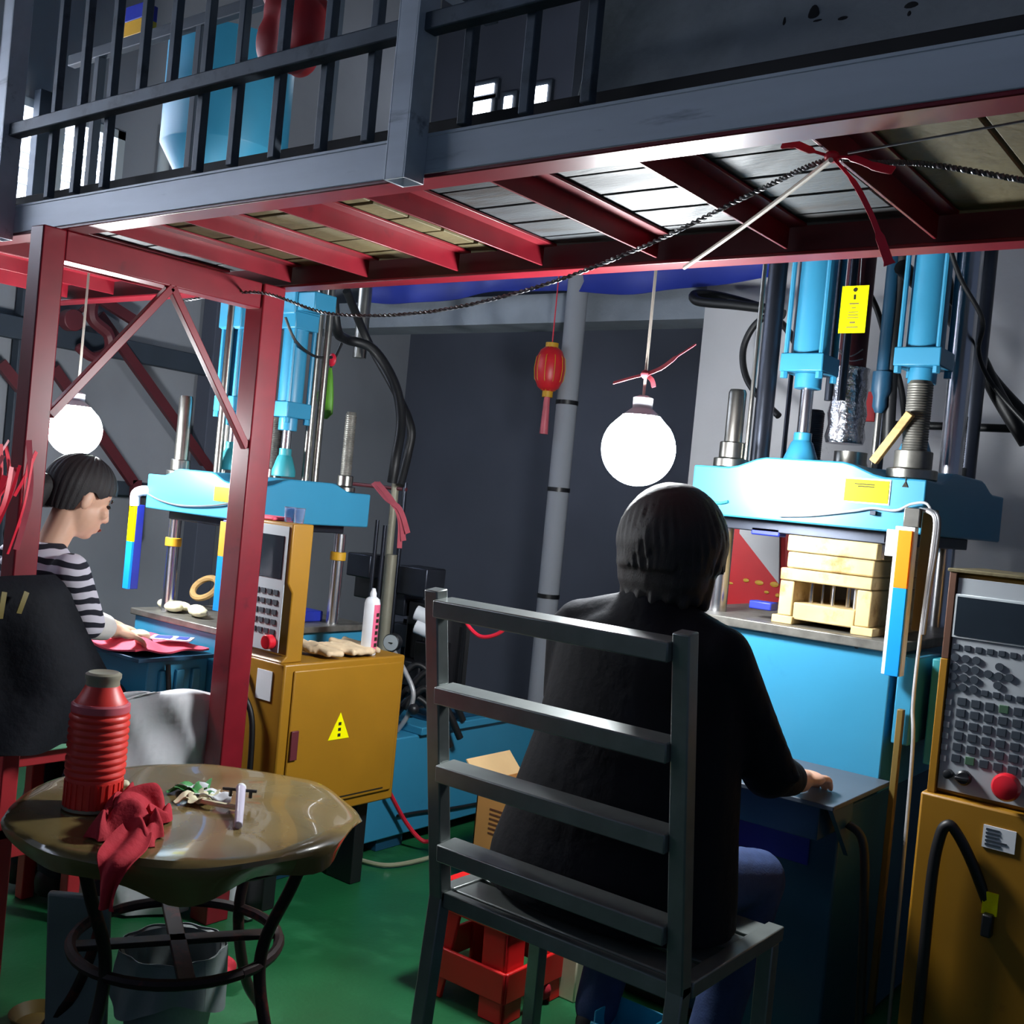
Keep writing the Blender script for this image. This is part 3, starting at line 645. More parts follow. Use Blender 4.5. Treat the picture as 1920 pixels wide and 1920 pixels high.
# red posters and reels behind the near press table
p0, p1 = U(1392, 1150, y=3.86), U(1462, 1000, y=3.86)
po = MB().box((p0.x-.1, 3.85, .7), (p1.x+.1, 3.87, p1.z+.02)).build('red_banner', 'poster_red', bevel=.002, label='red banner with gold marks standing behind the near press table', cat='banner')
for k in range(14):
    MB().ell((p0.x-.09+.028*k*.6+rnd.uniform(-.02, .02), 3.846, p0.z-.03+rnd.uniform(0, .16)), (rnd.uniform(.006, .02), .003, rnd.uniform(.004, .012)), 8, 6).build('gold_mark', 'poster_gold', po)
wp0 = U(1386, 1000, y=3.83); wp1 = U(1460, 1095, y=3.83); wp2 = U(1460, 1000, y=3.83)
MB().prism([wp0, wp1, wp2+V(0, 0, .03), wp0+V(0, 0, .03)], (0, .01, 0)).build('white_board', 'plaster', bevel=.001, label='pale triangular board in front of the red banner', cat='board')
# hanging tag on the press
q0, q1 = U(1582, 537, y=3.08), U(1620, 624, y=3.08)
tg = thing('warning_tag', 'bright yellow printed tag hanging between the cyan cylinders of the near press', 'tag', ((q0.x+q1.x)/2, 3.08, q1.z))
MB().box((q0.x-.003, 3.079, q1.z), (q1.x+.002, 3.081, q0.z)).build('card', 'label_yellow', tg, smooth=False)
xm_ = (q0.x+q1.x)/2; hh = q0.z-q1.z
for (f0, ww, h2) in ((.24, .006, .014), (.38, .028, .004), (.47, .014, .002), (.56, .03, .002), (.62, .03, .002), (.68, .034, .002), (.78, .016, .005), (.88, .034, .003)):
    MB().box((xm_-ww/2, 3.0775, q0.z-hh*f0-h2/2), (xm_+ww/2, 3.079, q0.z-hh*f0+h2/2)).build('print', 'gold_stripe' if h2 < .01 else 'print_dark', tg, smooth=False)
MB().cyl((xm_, 3.0765, q0.z-.012), (xm_, 3.0785, q0.z-.012), .006, n=12).build('eyelet', 'print_dark', tg)
MB().tube([(xm_, 3.08, q0.z-.01), (xm_+.01, 3.09, 1.98), (xm_, 3.1, 2.15)], .0012, 5).build('string', 'wire_pale', tg)
# wooden stick leaning on the platen
a, b = U(1638, 866, y=2.96), U(1708, 775, y=2.945)
MB().bar(a, b, .022, .022, (0, 1, 0)).build('wooden_stick', 'wood', bevel=.002, label='short pale wooden stick leaning against the threaded column on the near press', cat='stick')

# ---------------- far press (left)
LX0, LX1, LY0, LY1 = -3.335, -2.80, 2.22, 2.785
lp = thing('rubber_press', 'smaller cyan vertical press on the left behind the red posts', 'press', (-3.07, 2.7, 0))
pl = MB(); humped(pl, LX0, LX1, LY0, LY1, 1.185, 1.305, .028); pl.build('platen', 'cyan_paint', lp, .005)
MB().box((LX0+.07, LY0+.05, 1.155), (LX1-.07, LY1-.05, 1.185)).build('upper_plate', 'dark_steel', lp, .003)
MB().box((LX0, LY0+.0, .42), (LX1-.02, LY1+.05, .81)).build('table_body', 'cyan_paint', lp, .004)
MB().box((LX0-.015, LY0-.012, .81), (LX1+.0, LY1+.06, .832)).build('table_top', 'worn_steel', lp, .003)
tk = MB(); tk.box((-3.4, 2.4, .05), (-2.7, 3.95, .42)); tk.build('oil_tank', 'cyan_paint', lp, .006)
for y in (2.42, 2.9, 3.6):
    MB().box((-3.38, y, 0), (-2.72, y+.14, .05)).build('foot', 'cyan_dark', lp, .003)
MB().box((-2.83, 3.05, .42), (-2.68, 3.9, .45)).build('tank_lid', 'cyan_paint', lp, .004)
MB().box((-2.86, 3.15, .45), (-2.72, 3.8, .472)).build('tank_lid', 'cyan_dark', lp, .004)
MB().box((-3.3, 1.93, .735), (-2.86, 2.21, .748)).build('shelf', 'cyan_dark', lp, .002)
MB().box((-3.27, 1.99, .30), (-2.9, 2.215, .735)).build('front_cabinet', 'cyan_paint', lp, .004)
for y in (2.03, 2.09, 2.15): MB().box((-2.9, y, .34), (-2.886, y+.03, .7)).build('rib', 'cyan_paint', lp, .003)
hose(lp, [(-2.88, 2.05, .72), (-2.87, 2.06, .55), (-2.88, 2.05, .3)], .008)
# label
q0, q1 = U(404, 912, y=LY0), U(430, 942, y=LY0)
MB().box((q0.x, LY0-.003, q1.z), (q1.x, LY0+.001, q0.z)).build('label', 'label_yellow', lp, smooth=False)
MB().tube(spline([U(276, 925, y=LY0-.008), U(300, 938, y=LY0-.008), U(340, 948, y=LY0-.008), U(400, 948, y=LY0-.008), U(450, 940, y=LY0-.008)], 5), .003, 6).build('cable', 'wire_dark', lp)
for (x, y, r, zt, nm) in ((U(322, 860, y=2.28).x+.04, 2.29, .024, U(330, 742, y=2.29).z, 'gold_stripe'), (U(655, 900, y=2.72).x-.0, 2.70, .02, U(655, 776, y=2.7).z, 'worn_steel'), (-3.25, 2.70, .022, 1.6, 'worn_steel'), (U(466, 850, y=2.28).x, 2.30, .024, 1.58, 'worn_steel')):
    if nm == 'gold_stripe': MB().lathe((x, y, 1.31), [(r, 0), (r, zt-1.32), (r*.85, zt-1.31)], 20).build('column', 'steel', lp)
    else: threads((x, y, 1.31), zt, r, nm, lp)
    MB().cyl((x, y, 1.306), (x, y, 1.325), r*1.9, n=24).build('washer', 'steel', lp, .003)
    MB().cyl((x, y, 1.325), (x, y, 1.365), r*1.4, n=12).build('nut', 'steel', lp, .003)
    MB().cyl((x, y, .832), (x, y, 1.155), .022, n=20).build('lower_column', 'chrome', lp)
    MB().cyl((x, y, 1.06), (x, y, 1.09), .028, n=20).build('collar', 'gold_paint', lp, .002)
xa = U(446, 720, y=2.42).x; xb = U(545, 740, y=2.55).x
cylinder(lp, xa, 2.42, U(446, 745, y=2.42).z, U(446, 622, y=2.42).z, .044, 1.345)
cylinder(lp, xb, 2.55, U(545, 755, y=2.55).z, U(565, 620, y=2.55).z, .044, 1.34)
MB().box((xa-.06, 2.36, U(446, 620, y=2.42).z), (xa+.06, 2.48, U(446, 562, y=2.42).z)).build('valve_block', 'cyan_paint', lp, .004)
MB().box((xb-.07, 2.49, U(565, 620, y=2.55).z+.05), (xb+.05, 2.61, U(565, 548, y=2.55).z)).build('valve_block', 'cyan_paint', lp, .004)
MB().box((xb+.05, 2.50, U(600, 585, y=2.55).z), (xb+.14, 2.6, U(600, 552, y=2.55).z)).build('valve_cap', 'cyan_paint', lp, .004)
for (px, py, y, r, nm) in ((588, 720, 2.62, .014, 'steel'), (606, 720, 2.66, .014, 'steel'), (415, 800, 2.36, .014, 'steel'), (424, 830, 2.42, .008, 'steel'), (468, 760, 2.5, .02, 'dark_steel'), (684, 560, 3.4, .03, 'steel')):
    x = U(px, py, y=y).x; MB().cyl((x, y, 1.31 if y < 3 else 1.9), (x, y, 2.3), r, n=16).build('guide_bar', nm, lp)
q = U(472, 700, y=2.3); MB().box((q.x-.018, 2.298, U(472, 728, y=2.3).z), (q.x+.018, 2.301, U(472, 672, y=2.3).z)).build('label', 'label_yellow', lp, smooth=False)
# light guards of the far press
def guard(px, top, mid, bot, y, wd, c_top, c_bot):
    z0, z1, z2 = U(px-6, bot, y=y).z, U(px, mid, y=y).z, U(px+6, top, y=y).z; x = U(px, mid, y=y).x
    g = MB().box((x-wd/2, y+.01, z0), (x+wd/2, y+.04, z2+.005)).build('light_guard', 'deep_blue', lp, .002)
    MB().box((x-wd/2, y, z0), (x+wd/2, y+.01, z1)).build('blue_strip', c_bot, g, .001); MB().box((x-wd/2, y, z1), (x+wd/2, y+.01, z2)).build('upper_strip', c_top, g, .001)
    return x, z2
gx, gz = guard(242, 948, 1015, 1104, 2.19, .034, 'label_yellow', 'strip_blue')
MB().tube(spline([(gx, 2.2, gz), (gx, 2.2, gz+.04), (gx+.02, 2.21, gz+.055), (LX0+.0, 2.24, gz+.055)], 5), .018, 12).build('guard_elbow', 'frame_white', lp)
gx, gz = guard(413, 978, 1043, 1146, 2.19, .03, 'gold_paint', 'strip_blue')
MB().box((gx+.02, 2.20, .832), (gx+.05, 2.23, 1.185)).build('guard_post', 'ply', lp, .002)
# hopper above
ch = U(425, 232, y=2.62)
MB().lathe((ch.x, ch.y, 0), [(.07, 2.30), (.11, 2.36), (.24, 2.58), (.243, 2.585), (.243, 3.0), (.235, 3.0), (.2, 2.95)], 36).build('hopper', 'hopper_cyan', lp)
MB().box((ch.x-.012, ch.y-.27, 2.3), (ch.x+.012, ch.y-.25, 2.32)).build('hopper_lug', 'steel', lp)
p = U(345, 110, y=2.62); MB().box((p.x-.03, 2.36, 3.0), (p.x+.1, 2.42, 3.06)).build('hopper_bracket', 'gold_paint', lp, .003)
MB().box((p.x-.03, 2.36, 3.06), (p.x+.1, 2.42, 3.12)).build('hopper_motor', 'deep_blue', lp, .003)
# hoses and pipe stand to the right of the far press
hose(lp, [U(625, 560, y=2.8), U(632, 620, y=2.85), U(650, 636, y=3.0), U(700, 655, y=3.1), U(740, 720, y=3.15), U(752, 790, y=3.15), U(742, 860, y=3.1), U(735, 905, y=3.1)], .02)
hose(lp, [U(650, 545, y=3.1), U(690, 640, y=3.3), U(740, 730, y=3.3), U(770, 800, y=3.3), U(765, 850, y=3.3), U(750, 910, y=3.25)], .018)
hose(lp, [U(535, 595, y=2.45), U(555, 640, y=2.5), U(590, 668, y=2.6), U(622, 670, y=2.7)], .005)
# items on the far press
pk = MB().sheet(lambda u, v: (-3.26+u*.38, 1.925+v*.27+.01*math.sin(u*9), .752+.012+.012*math.sin(u*7+v*3)*math.cos(v*8)+(.03*math.exp(-((u-.75)**2+(v-.3)**2)*20))), 30, 22, .006)
pk.build('pink_cloth', 'pink_cloth', label='pink rubber sheet spread over the shelf of the far press', cat='sheet')
def paperat(px, py, name, lab, sx, sy, m_, ang, th=.004, z=.785):
    c = U(px, py, z=z); ax = (math.cos(ang), math.sin(ang), 0)
    o = MB().obox(c+V(0, 0, th/2), sx, sy, th, ax).build(name, m_, bevel=.001, label=lab, cat='card'); return o, c, ax
o, c, ax = paperat(322, 1198, 'picture_card', 'white card with blue pictures lying on the pink sheet', .13, .085, 'paper', .75)
for k, (dx, w_) in enumerate(((-.025, .05), (.035, .035))):
    MB().obox(c+V(*ax)*dx+V(0, 0, .005), w_, .055, .0015, ax).build('picture', 'phone_blue', o, smooth=False)
for (px, py, s_) in ((235, 1165, .05), (350, 1148, .09), (320, 1140, .05)):
    b = MB(); c = U(px, py, y=2.3 if py < 1160 else 2.0); z0 = .832 if py < 1160 else .775
    for k in range(5): b.ell((c.x+rnd.uniform(-s_, s_), c.y+rnd.uniform(-.03, .03), z0+.02), (.04, .03, .018), 10, 7)
    remesh(b.build('rubber_scrap', 'cream', label={235: 'cream rubber scrap beside the striped worker\'s hand', 350: 'larger cream rubber scrap on the far press table', 320: 'small cream rubber scrap at the left of the far press table'}[px], cat='scrap'), .007, 3)
c = U(385, 1100, y=2.5); MB().tube(arc((c.x, 2.5, .90), .06, 0, 360, 24, (1, 0, 0), (0, .5, .6)), .012, 8).build('tape_ring', 'wood', label='tan rubber ring standing on the far press table', cat='ring')
MB().box((-3.12, 2.45, .832), (-2.9, 2.7, .87)).build('lower_mould', 'deep_blue', bevel=.004, label='low dark blue mould plate on the far press table', cat='mould')
# green bag on hose
c = U(613, 740, y=2.75)
b = MB(); b.loft([((c.x, c.y, c.z-.09), .01, .01), ((c.x, c.y, c.z-.07), .035, .02), ((c.x-.01, c.y, c.z), .04, .022), ((c.x, c.y, c.z+.07), .02, .012), ((c.x+.005, c.y, c.z+.1), .006, .006)], 14)
gb = thing('plastic_bag', 'bright green plastic bag tied with red strip to a hose of the far press', 'bag', c-V(0, 0, .09))
b.build('bag', 'green_bag', gb); MB().ell((c.x+.01, c.y, c.z+.13), (.02, .012, .025), 10, 8).build('tie', 'ribbon', gb)
MB().cyl((c.x+.005, c.y, c.z+.1), (c.x+.0, c.y+.05, c.z+.2), .005, n=8).build('string', 'black_rubber', gb)

# ---------------- hydraulic unit behind far press
hu = thing('hydraulic_unit', 'dark hydraulic power unit with motor, pipes and gauge behind the yellow cabinet', 'power unit', (-2.75, 3.3, .47))
MB().lathe((-3.05, 3.5, .62), [(.05, -.17), (.13, -.16), (.13, .2), (.1, .24), (.05, .25)], 24).build('motor', 'black_plastic', hu)
for k in range(10):
    t = k*math.pi/5; MB().obox((-3.05+.135*math.cos(t), 3.5+.135*math.sin(t), .63), .02, .006, .3, (math.cos(t), math.sin(t), 0)).build('cooling_fin', 'black_plastic', hu)
for k, (px, py, sx, sz) in enumerate(((790, 1090, .16, .12), (800, 1150, .10, .10), (770, 1190, .12, .10), (780, 1260, .14, .1), (760, 1130, .1, .1), (700, 1100, .12, .1), (690, 1060, .14, .1), (810, 1230, .1, .12))):
    c = U(px, py, y=3.35+.05*(k % 3)); MB().box((c.x-sx/2, c.y-.06, c.z-sz/2), (c.x+sx/2, c.y+.06, c.z+sz/2)).build('valve_block', 'black_plastic' if k % 2 else 'dark_steel', hu, .006)
c = U(733, 1205, y=2.98); MB().cyl((c.x, c.y-.0, c.z), (c.x-.01, c.y+.03, c.z), .034, n=24).build('gauge', 'black_plastic', hu, .002)
MB().cyl((c.x+.001, c.y-.003, c.z), (c.x, c.y, c.z), .03, n=24).build('gauge_face', 'gauge', hu)
MB().box((c.x-.01, c.y-.006, c.z-.002), (c.x+.012, c.y-.003, c.z+.001)).build('needle', 'print_dark', hu)
for (px, top, y, r, nm) in ((742, 905, 3.3, .016, 'thermos_neck'), (708, 975, 3.1, .008, 'dark_steel'), (722, 985, 3.12, .008, 'dark_steel'), (760, 905, 3.3, .01, 'dark_steel'), (735, 1040, 3.25, .022, 'thermos_neck')):
    a = U(px, top, y=y); MB().cyl((a.x, y, .47), (a.x, y, a.z), r, n=12).build('pipe', nm, hu)
for (p, q_) in (((640, 905), (762, 918)),): MB().cyl(U(*p, y=3.3), U(*q_, y=3.3), .008, n=8).build('pipe', 'maroon_steel', hu)
for k in range(7):
    a = U(750+rnd.uniform(-15, 15), 1280+k*16, y=3.0+rnd.uniform(0, .3)); hose(hu, [a, a+V(.05, .05, .08), a+V(.12, .1, .02), a+V(.16, .16, -.1)], .014)
hose(hu, [U(735, 1215, y=3.0), U(760, 1260, y=3.0), U(775, 1300, y=3.0), U(765, 1340, y=3.0), U(745, 1370, y=3.0)], .009, 'wire_pale')
c = U(775, 1330, y=3.0); MB().ell(c, .022, 12, 8).build('valve_knob', 'black_plastic', hu)
for k in range(3):
    rbp = [U(700+4*k, 905, y=3.1), U(725+6*k, 935+3*k, y=3.08), U(750, 955+10*k, y=3.08), U(765-8*k, 1000+14*k, y=3.08)]
    MB().ribbon(spline(rbp, 5), .02, (1, .4, .2)).build('plastic_strip', 'ribbon_pale', hu)
# white tube ends near chair
for (py, nm) in ((1150, 'a'), (1175, 'b')):
    c = U(790, py, y=3.2); MB().cyl(c+V(-.03, 0, 0), c+V(.06, .05, -.03), .03, n=14).build('white_coupling', 'label_white', hu, .003)
# red air hose and clear tube along the tank side
MB().tube(spline([U(730, 1485, x=-2.66), U(760, 1540, x=-2.66), U(790, 1575, x=-2.62), U(820, 1582, x=-2.56), (-2.3, 3.1, .02)], 8), .008, 8).build('air_hose', 'ribbon', label='red air hose drooping down the cyan tank side', cat='hose')
MB().tube(spline([U(505, 1606, z=.02), U(560, 1612, z=.012), U(640, 1605, z=.012), U(720, 1622, z=.012), U(790, 1612, z=.012), U(840, 1595, z=.012)], 8), .008, 8).build('clear_tube', 'clear_tube', label='clear plastic tube lying on the green floor before the tank', cat='tube')
MB().tube(spline([U(745, 1530, x=-2.69), U(790, 1522, x=-2.69), U(850, 1515, x=-2.69), U(930, 1500, x=-2.69)], 4), .006, 6).build('black_cable', 'black_rubber', label='black cable clipped along the cyan oil tank side', cat='cable')
MB().tube(spline([U(868, 1140, y=2.9), U(876, 1170, y=2.9), U(900, 1193, y=2.9), U(930, 1190, y=2.9), U(952, 1172, y=2.9), U(958, 1150, y=2.9)], 6), .007, 8).build('hose_loop', 'ribbon', label='loop of bright red hose hanging behind the steel chair back', cat='hose')

# ================================================================== CONTROL CABINETS
def text_lines(P, x0, x1, y, z0, z1, n_, mname='print_dark'):
    for k in range(n_):
        z = z1-(z1-z0)*(k+.5)/n_; ww = (x1-x0)*rnd.uniform(.5, .95)
        MB().box((x0, y-.0012, z-.0022), (x0+ww, y, z+.0022)).build('print', mname, P, smooth=False)
# far cabinet (+X side faces us)
CX, CY0, CY1 = -2.48, 2.175, 2.70
z0_, z1_ = U(600, 1528, x=CX).z, U(640, 1238, x=CX).z
fc = thing('control_cabinet', 'yellow control cabinet of the far press with warning triangle on its door', 'cabinet', (-2.58, 2.4, 0))
MB().box((-2.69, CY0, z0_), (CX, CY1, z1_)).build('body', 'yellow_cab', fc, .006)
dr = MB().box((CX, CY0+.035, z0_+.035), (CX+.008, CY1-.02, z1_-.02)).build('door', 'yellow_cab', fc, .004)
h_ = U(549, 1398, x=CX+.008); MB().box((CX+.008, h_.y-.014, h_.z-.045), (CX+.016, h_.y+.014, h_.z+.045)).build('latch', 'maroon_steel', dr, .002)
t = U(636, 1365, x=CX+.008)
tri = MB().prism([(CX+.0085, t.y-.045, t.z-.035), (CX+.0085, t.y+.045, t.z-.035), (CX+.0085, t.y, t.z+.05)], (.001, 0, 0)).build('warning_triangle', 'label_yellow', dr, smooth=False)
for k in range(3): MB().box((CX+.0096, t.y-.006, t.z+.014-.018*k-.005), (CX+.0102, t.y+.006, t.z+.014-.018*k+.005)).build('print', 'print_dark', tri, smooth=False)
MB().box((CX+.008, CY0+.2, z0_+.045), (CX+.0085, CY1-.06, z0_+.05)).build('seam', 'print_dark', dr)
for y in (CY0+.05, CY1-.1):
    MB().box((-2.66, y, 0), (-2.54, y+.05, z0_)).build('leg', 'black_plastic', fc, .004)
cy1p = U(588, 1000, x=-2.5).y; zt_ = U(560, 983, x=-2.5).z
MB().prism([(-2.5, CY0, z1_), (-2.5, cy1p, z1_), (-2.5, cy1p, zt_), (-2.5, CY0, zt_), (-2.5, CY0, zt_-.18), (-2.5, CY0+.02, zt_-.21), (-2.5, CY0+.02, z1_+.02)], (-.26, 0, 0)).build('panel_housing', 'yellow_cab', fc, .004)
fp = MB().box((-2.745, CY0-.004, z1_+.03), (-2.515, CY0, zt_-.01)).build('panel_face', 'grey_panel', fc, .001)
MB().box((-2.73, CY0-.006, zt_-.17), (-2.53, CY0-.004, zt_-.04)).build('screen', 'screen', fp)
for r_ in range(5):
    for k in range(7): MB().box((-2.73+.029*k, CY0-.007, zt_-.22-.03*r_), (-2.73+.029*k+.02, CY0-.004, zt_-.205-.03*r_)).build('button', 'key', fp)
MB().cyl((-2.545, CY0-.03, z1_+.06), (-2.545, CY0, z1_+.06), .022, n=18).build('emergency_stop', 'estop', fp, .003)
MB().box((-2.60, CY0-.003, z1_-.12), (-2.53, CY0, z1_-.03)).build('nameplate', 'label_white', fc, smooth=False)
hose(fc, [(-2.66, CY0-.01, z1_-.04), (-2.63, CY0-.03, z1_-.1), (-2.58, CY0-.02, z1_-.2), (-2.57, CY0-.02, z0_)], .009)
# on the cabinet: plastic cups, rag, spray can
for (px, lab) in ((537, 'left clear plastic cup on the yellow control panel'), (556, 'right clear plastic cup on the yellow control panel')):
    c = U(px, 978, y=CY0+.05); c = V(c.x, CY0+.06, zt_+.001)
    MB().lathe(c, [(.014, 0), (.017, .045), (.018, .046), (.015, .044), (.012, .003)], 18).build('plastic_cup', 'clear', label=lab, cat='cup')
MB().box((-2.74, CY0+.02, zt_+.001), (-2.62, CY0+.1, zt_+.012)).build('pink_pouch', 'pink_cloth', bevel=.004, label='flat pink pouch on top of the yellow control panel', cat='pouch')
b = MB()
for k in range(44):
    y = CY0+.185+.235*rnd.random(); x = -2.63+.11*rnd.random()
    b.caps((x-.035, y, z1_+.018+rnd.uniform(0, .015)), .013, (x+.035, y+rnd.uniform(-.03, .03), z1_+.018), .012, 8)
remesh(b.build('cotton_gloves', 'rag', label='heap of dirty beige cotton gloves on the yellow cabinet', cat='gloves'), .006, 3)
c = U(690, 1222, x=-2.53); c = V(-2.53, c.y, z1_+.001)
sc = thing('spray_can', 'white and pink spray can standing on the yellow cabinet', 'spray can', c)
MB().lathe(c, [(.024, 0), (.026, .003), (.026, .17), (.022, .185), (.012, .192)], 24).build('body', 'can_white', sc)
MB().lathe(c+V(.0, .0, .012), [(.0265, 0), (.0265, .155)], 24).build('label_band', 'can_pink', sc) if False else None
wr = MB()
for k in range(9):
    a0, a1 = -.5+k*.24, -.5+(k+1)*.24
    wr.add([c+V(.0265*math.cos(t), .0265*math.sin(t), z) for t, z in ((a0, .012), (a1, .012), (a1, .168), (a0, .168))], [(0, 1, 2, 3)])
wr.build('pink_label', 'can_pink', sc)
for k in range(6): MB().obox(c+V(.0272*math.cos(.1), .0272*math.sin(.1), .035+.02*k), .0008, .012, .012, (math.cos(.1), math.sin(.1), 0)).build('print', 'print_dark', sc)
MB().lathe(c+V(0, 0, .192), [(.011, 0), (.011, .012), (.007, .022), (.006, .028)], 16).build('nozzle', 'can_white', sc)
# near cabinet (front faces us)
NY = 2.60
nx0 = U(1741, 1483, y=NY).x; nzs = U(1741, 1483, y=NY).z; nzt = U(1790, 1072, y=NY).z
nx1 = nx0+.46
nc = thing('control_cabinet', 'yellow control cabinet at right edge with grey keypad panel and red stop button', 'cabinet', ((nx0+nx1)/2, NY+.2, 0))
MB().box((nx0-.012, NY-.02, .03), (nx1, NY+.45, nzs)).build('body', 'yellow_cab', nc, .006)
MB().box((nx0+.02, NY+.0, 0), (nx1-.02, NY+.42, .03)).build('plinth', 'black_plastic', nc, .002)
pn = MB().box((nx0, NY+.01, nzs), (nx1, NY+.3, nzt)).build('panel_housing', 'yellow_cab', nc, .006)
MB().box((nx0-.001, NY-.005, nzs+.31), (nx0+.016, NY+.012, nzt)).build('dark_trim', 'brown_box', nc, .002)
MB().box((nx0-.002, NY-.008, nzs+.0), (nx0+.016, NY+.012, nzs+.31)).build('edge_trim', 'yellow_cab', nc, .002)
MB().box((nx0-.005, NY-.01, nzt), (nx1, NY+.3, nzt+.008)).build('top_trim', 'ply', nc, .002)
pf = MB().box((nx0+.018, NY, nzs+.012), (nx1-.015, NY+.011, nzt-.012)).build('panel_face', 'grey_panel', nc, .001)
PX = lambda px, py: U(px, py, y=NY)
s0, s1 = PX(1797, 1118), PX(1790, 1190)
MB().box((s0.x-.006, NY-.004, s1.z-.006), (s0.x+.236, NY+.002, s0.z+.006)).build('screen_bezel', 'frame_white', pf, .002)
MB().box((s0.x, NY-.006, s1.z), (s0.x+.23, NY-.002, s0.z)).build('screen', 'screen', pf)
K0 = PX(1790, 1212); ux = .0245
def key(x, z, w_=.015, h_=.013, m_='key', rnd_=False):
    if rnd_: MB().cyl((x, NY-.004, z), (x, NY+.001, z), .009, n=12).build('button', m_, pf)
    else: MB().box((x-w_/2, NY-.003, z-h_/2), (x+w_/2, NY+.001, z+h_/2)).build('button', m_, pf, .001)
for k in range(9): key(K0.x+.004+k*ux, K0.z)
for r_ in range(4):
    for k in range(3): key(K0.x+.004+k*.023, K0.z-.024-.022*r_, rnd_=True)
for (dx, dz) in ((.1, -.03), (.078, -.05), (.1, -.051), (.123, -.05), (.1, -.072)): key(K0.x+dx, K0.z+dz, rnd_=True)
for k in range(6): key(K0.x+.075+k*ux, K0.z-.094, m_='key' if k != 5 else 'key_green')
for r_ in range(6):
    for k in range(6):
        m_ = 'key_green' if (r_ == 0 and k == 3) or (r_ == 5 and k == 1) else 'key'
        key(K0.x+.028+k*.03, K0.z-.122-.026*r_, .02, .018, m_)
    key(K0.x+.0, K0.z-.128-.026*r_, .014, .014, 'key_pale' if r_ > 2 else 'grey_panel')
for k in range(6): MB().box((K0.x+.205, NY-.002, K0.z-.03-.016*k), (K0.x+.225, NY, K0.z-.022-.016*k)).build('print', 'key', pf, smooth=False)
c = PX(1780, 1450); MB().lathe((c.x, NY, c.z), [(.010, 0), (.010, .018), (.006, .02)], 16, (0, -1, 0)).build('switch', 'black_plastic', pf)
c = PX(1808, 1458); MB().lathe((c.x, NY, c.z), [(.017, 0), (.017, .01), (.013, .014)], 18, (0, -1, 0)).build('rotary_switch', 'black_plastic', pf)
MB().box((c.x-.015, NY-.026, c.z-.004), (c.x+.015, NY-.012, c.z+.004)).build('switch_grip', 'black_plastic', pf, .002)
c = PX(1893, 1472); MB().lathe((c.x, NY, c.z), [(.02, 0), (.02, .02), (.03, .022), (.031, .034), (.026, .042), (.01, .046)], 24, (0, -1, 0)).build('emergency_stop', 'estop', pf)
np0, np1 = U(1845, 1542, y=NY-.022), U(1900, 1602, y=NY-.022)
npl = MB().box((np0.x, NY-.023, np1.z+.0), (np1.x+.002, NY-.02, np0.z-.004)).build('nameplate', 'label_white', nc, smooth=False)
text_lines(npl, np0.x+.006, np1.x-.006, NY-.023, np1.z+.004, np0.z-.008, 5, 'key')
hb = U(1775, 1548, y=NY-.05)
hose(nc, [V(hb.x+.13, NY+.01, hb.z-.25), V(hb.x+.06, NY-.03, hb.z-.08), V(hb.x+.018, NY-.045, hb.z-.008), V(hb.x, NY-.05, hb.z), V(hb.x-.012, NY-.05, hb.z-.03), V(hb.x-.02, NY-.05, hb.z-.12), V(hb.x-.02, NY-.05, hb.z-.35), V(hb.x-.02, NY-.05, .05)], .0125)
yb = U(1857, 1690, y=NY-.022); lk = MB().box((yb.x-.016, NY-.026, yb.z-.03), (yb.x+.016, NY-.02, yb.z+.02)).build('hasp_label', 'label_yellow', nc, .001)
MB().box((yb.x-.01, NY-.045, yb.z-.075), (yb.x+.012, NY-.02, yb.z-.025)).build('padlock', 'black_plastic', nc, .004)
MB().box((nx0+.16, NY+.1, nzt+.009), (nx0+.3, NY+.2, nzt+.03)).build('blue_tray', 'deep_blue', bevel=.004, label='dark blue tray on top of the near control cabinet', cat='tray')

# ================================================================== LAMPS
def lamp(name, c, r, ztop, lab, dx=.0):
    t = thing(name, lab, 'lamp', c-V(0, 0, r))
    prof = [(.002, -r)]+[(r*math.sin(a), -r*math.cos(a)) for a in [math.pi*k/20 for k in range(1, 15)]]+[(r*.62, r*.78), (r*.5, r*.9)]
    MB().lathe(c, prof, 32).build('bulb', 'bulb_glass', t)
    MB().lathe(c, [(r*.52, r*.9), (r*.3, r*1.08), (r*.27, r*1.1), (r*.27, r*1.38), (r*.12, r*1.45)], 20).build('socket', 'label_white', t)
    MB().tube([c+V(0, 0, r*1.42), c+V(dx*.3, 0, (ztop-c.z)*.5), V(c.x+dx, c.y, ztop)], .004, 8).build('cord', 'rope_white', t)
    return t
L1 = U(1197, 842, y=2.39); L2 = U(140, 806, y=1.90)
lamp1 = lamp('hanging_bulb', L1, .095, 2.03, 'glaring white bulb hanging in front of the near press')
lamp('hanging_bulb', L2, .085, ZB+.06, 'glaring white bulb hanging above the striped worker at the far press')
MB().bar((L1.x, YR+.001, 2.035), (L1.x, L1.y+.03, 2.035), .025, .025).build('arm', 'roof_steel', lamp1, .002)
t = thing('plastic_ribbon', 'red plastic strip tied around the lamp cord above the near bulb', 'ribbon', U(1210, 710, y=2.38))
q = lambda px, py: U(px, py, y=2.382)
MB().ell(q(1210, 702), (.012, .012, .012), 10, 8).build('knot', 'ribbon_pale', t)
MB().ribbon(spline([q(1210, 702), q(1240, 690), q(1270, 668), q(1305, 645)], 5), [.012]*5+[.014]*5+[.006]*5+[.004], (0, .4, 1)).build('tail', 'ribbon_pale', t)
MB().ribbon(spline([q(1210, 702), q(1185, 708), q(1150, 718)], 5), [.008]*10+[.008], (0, .4, 1)).build('tail', 'ribbon_pale', t)
MB().ribbon(spline([q(1210, 702), q(1222, 712), q(1226, 726)], 5), [.012]*10+[.01], (1, .2, 0)).build('tail', 'ribbon_pale', t)
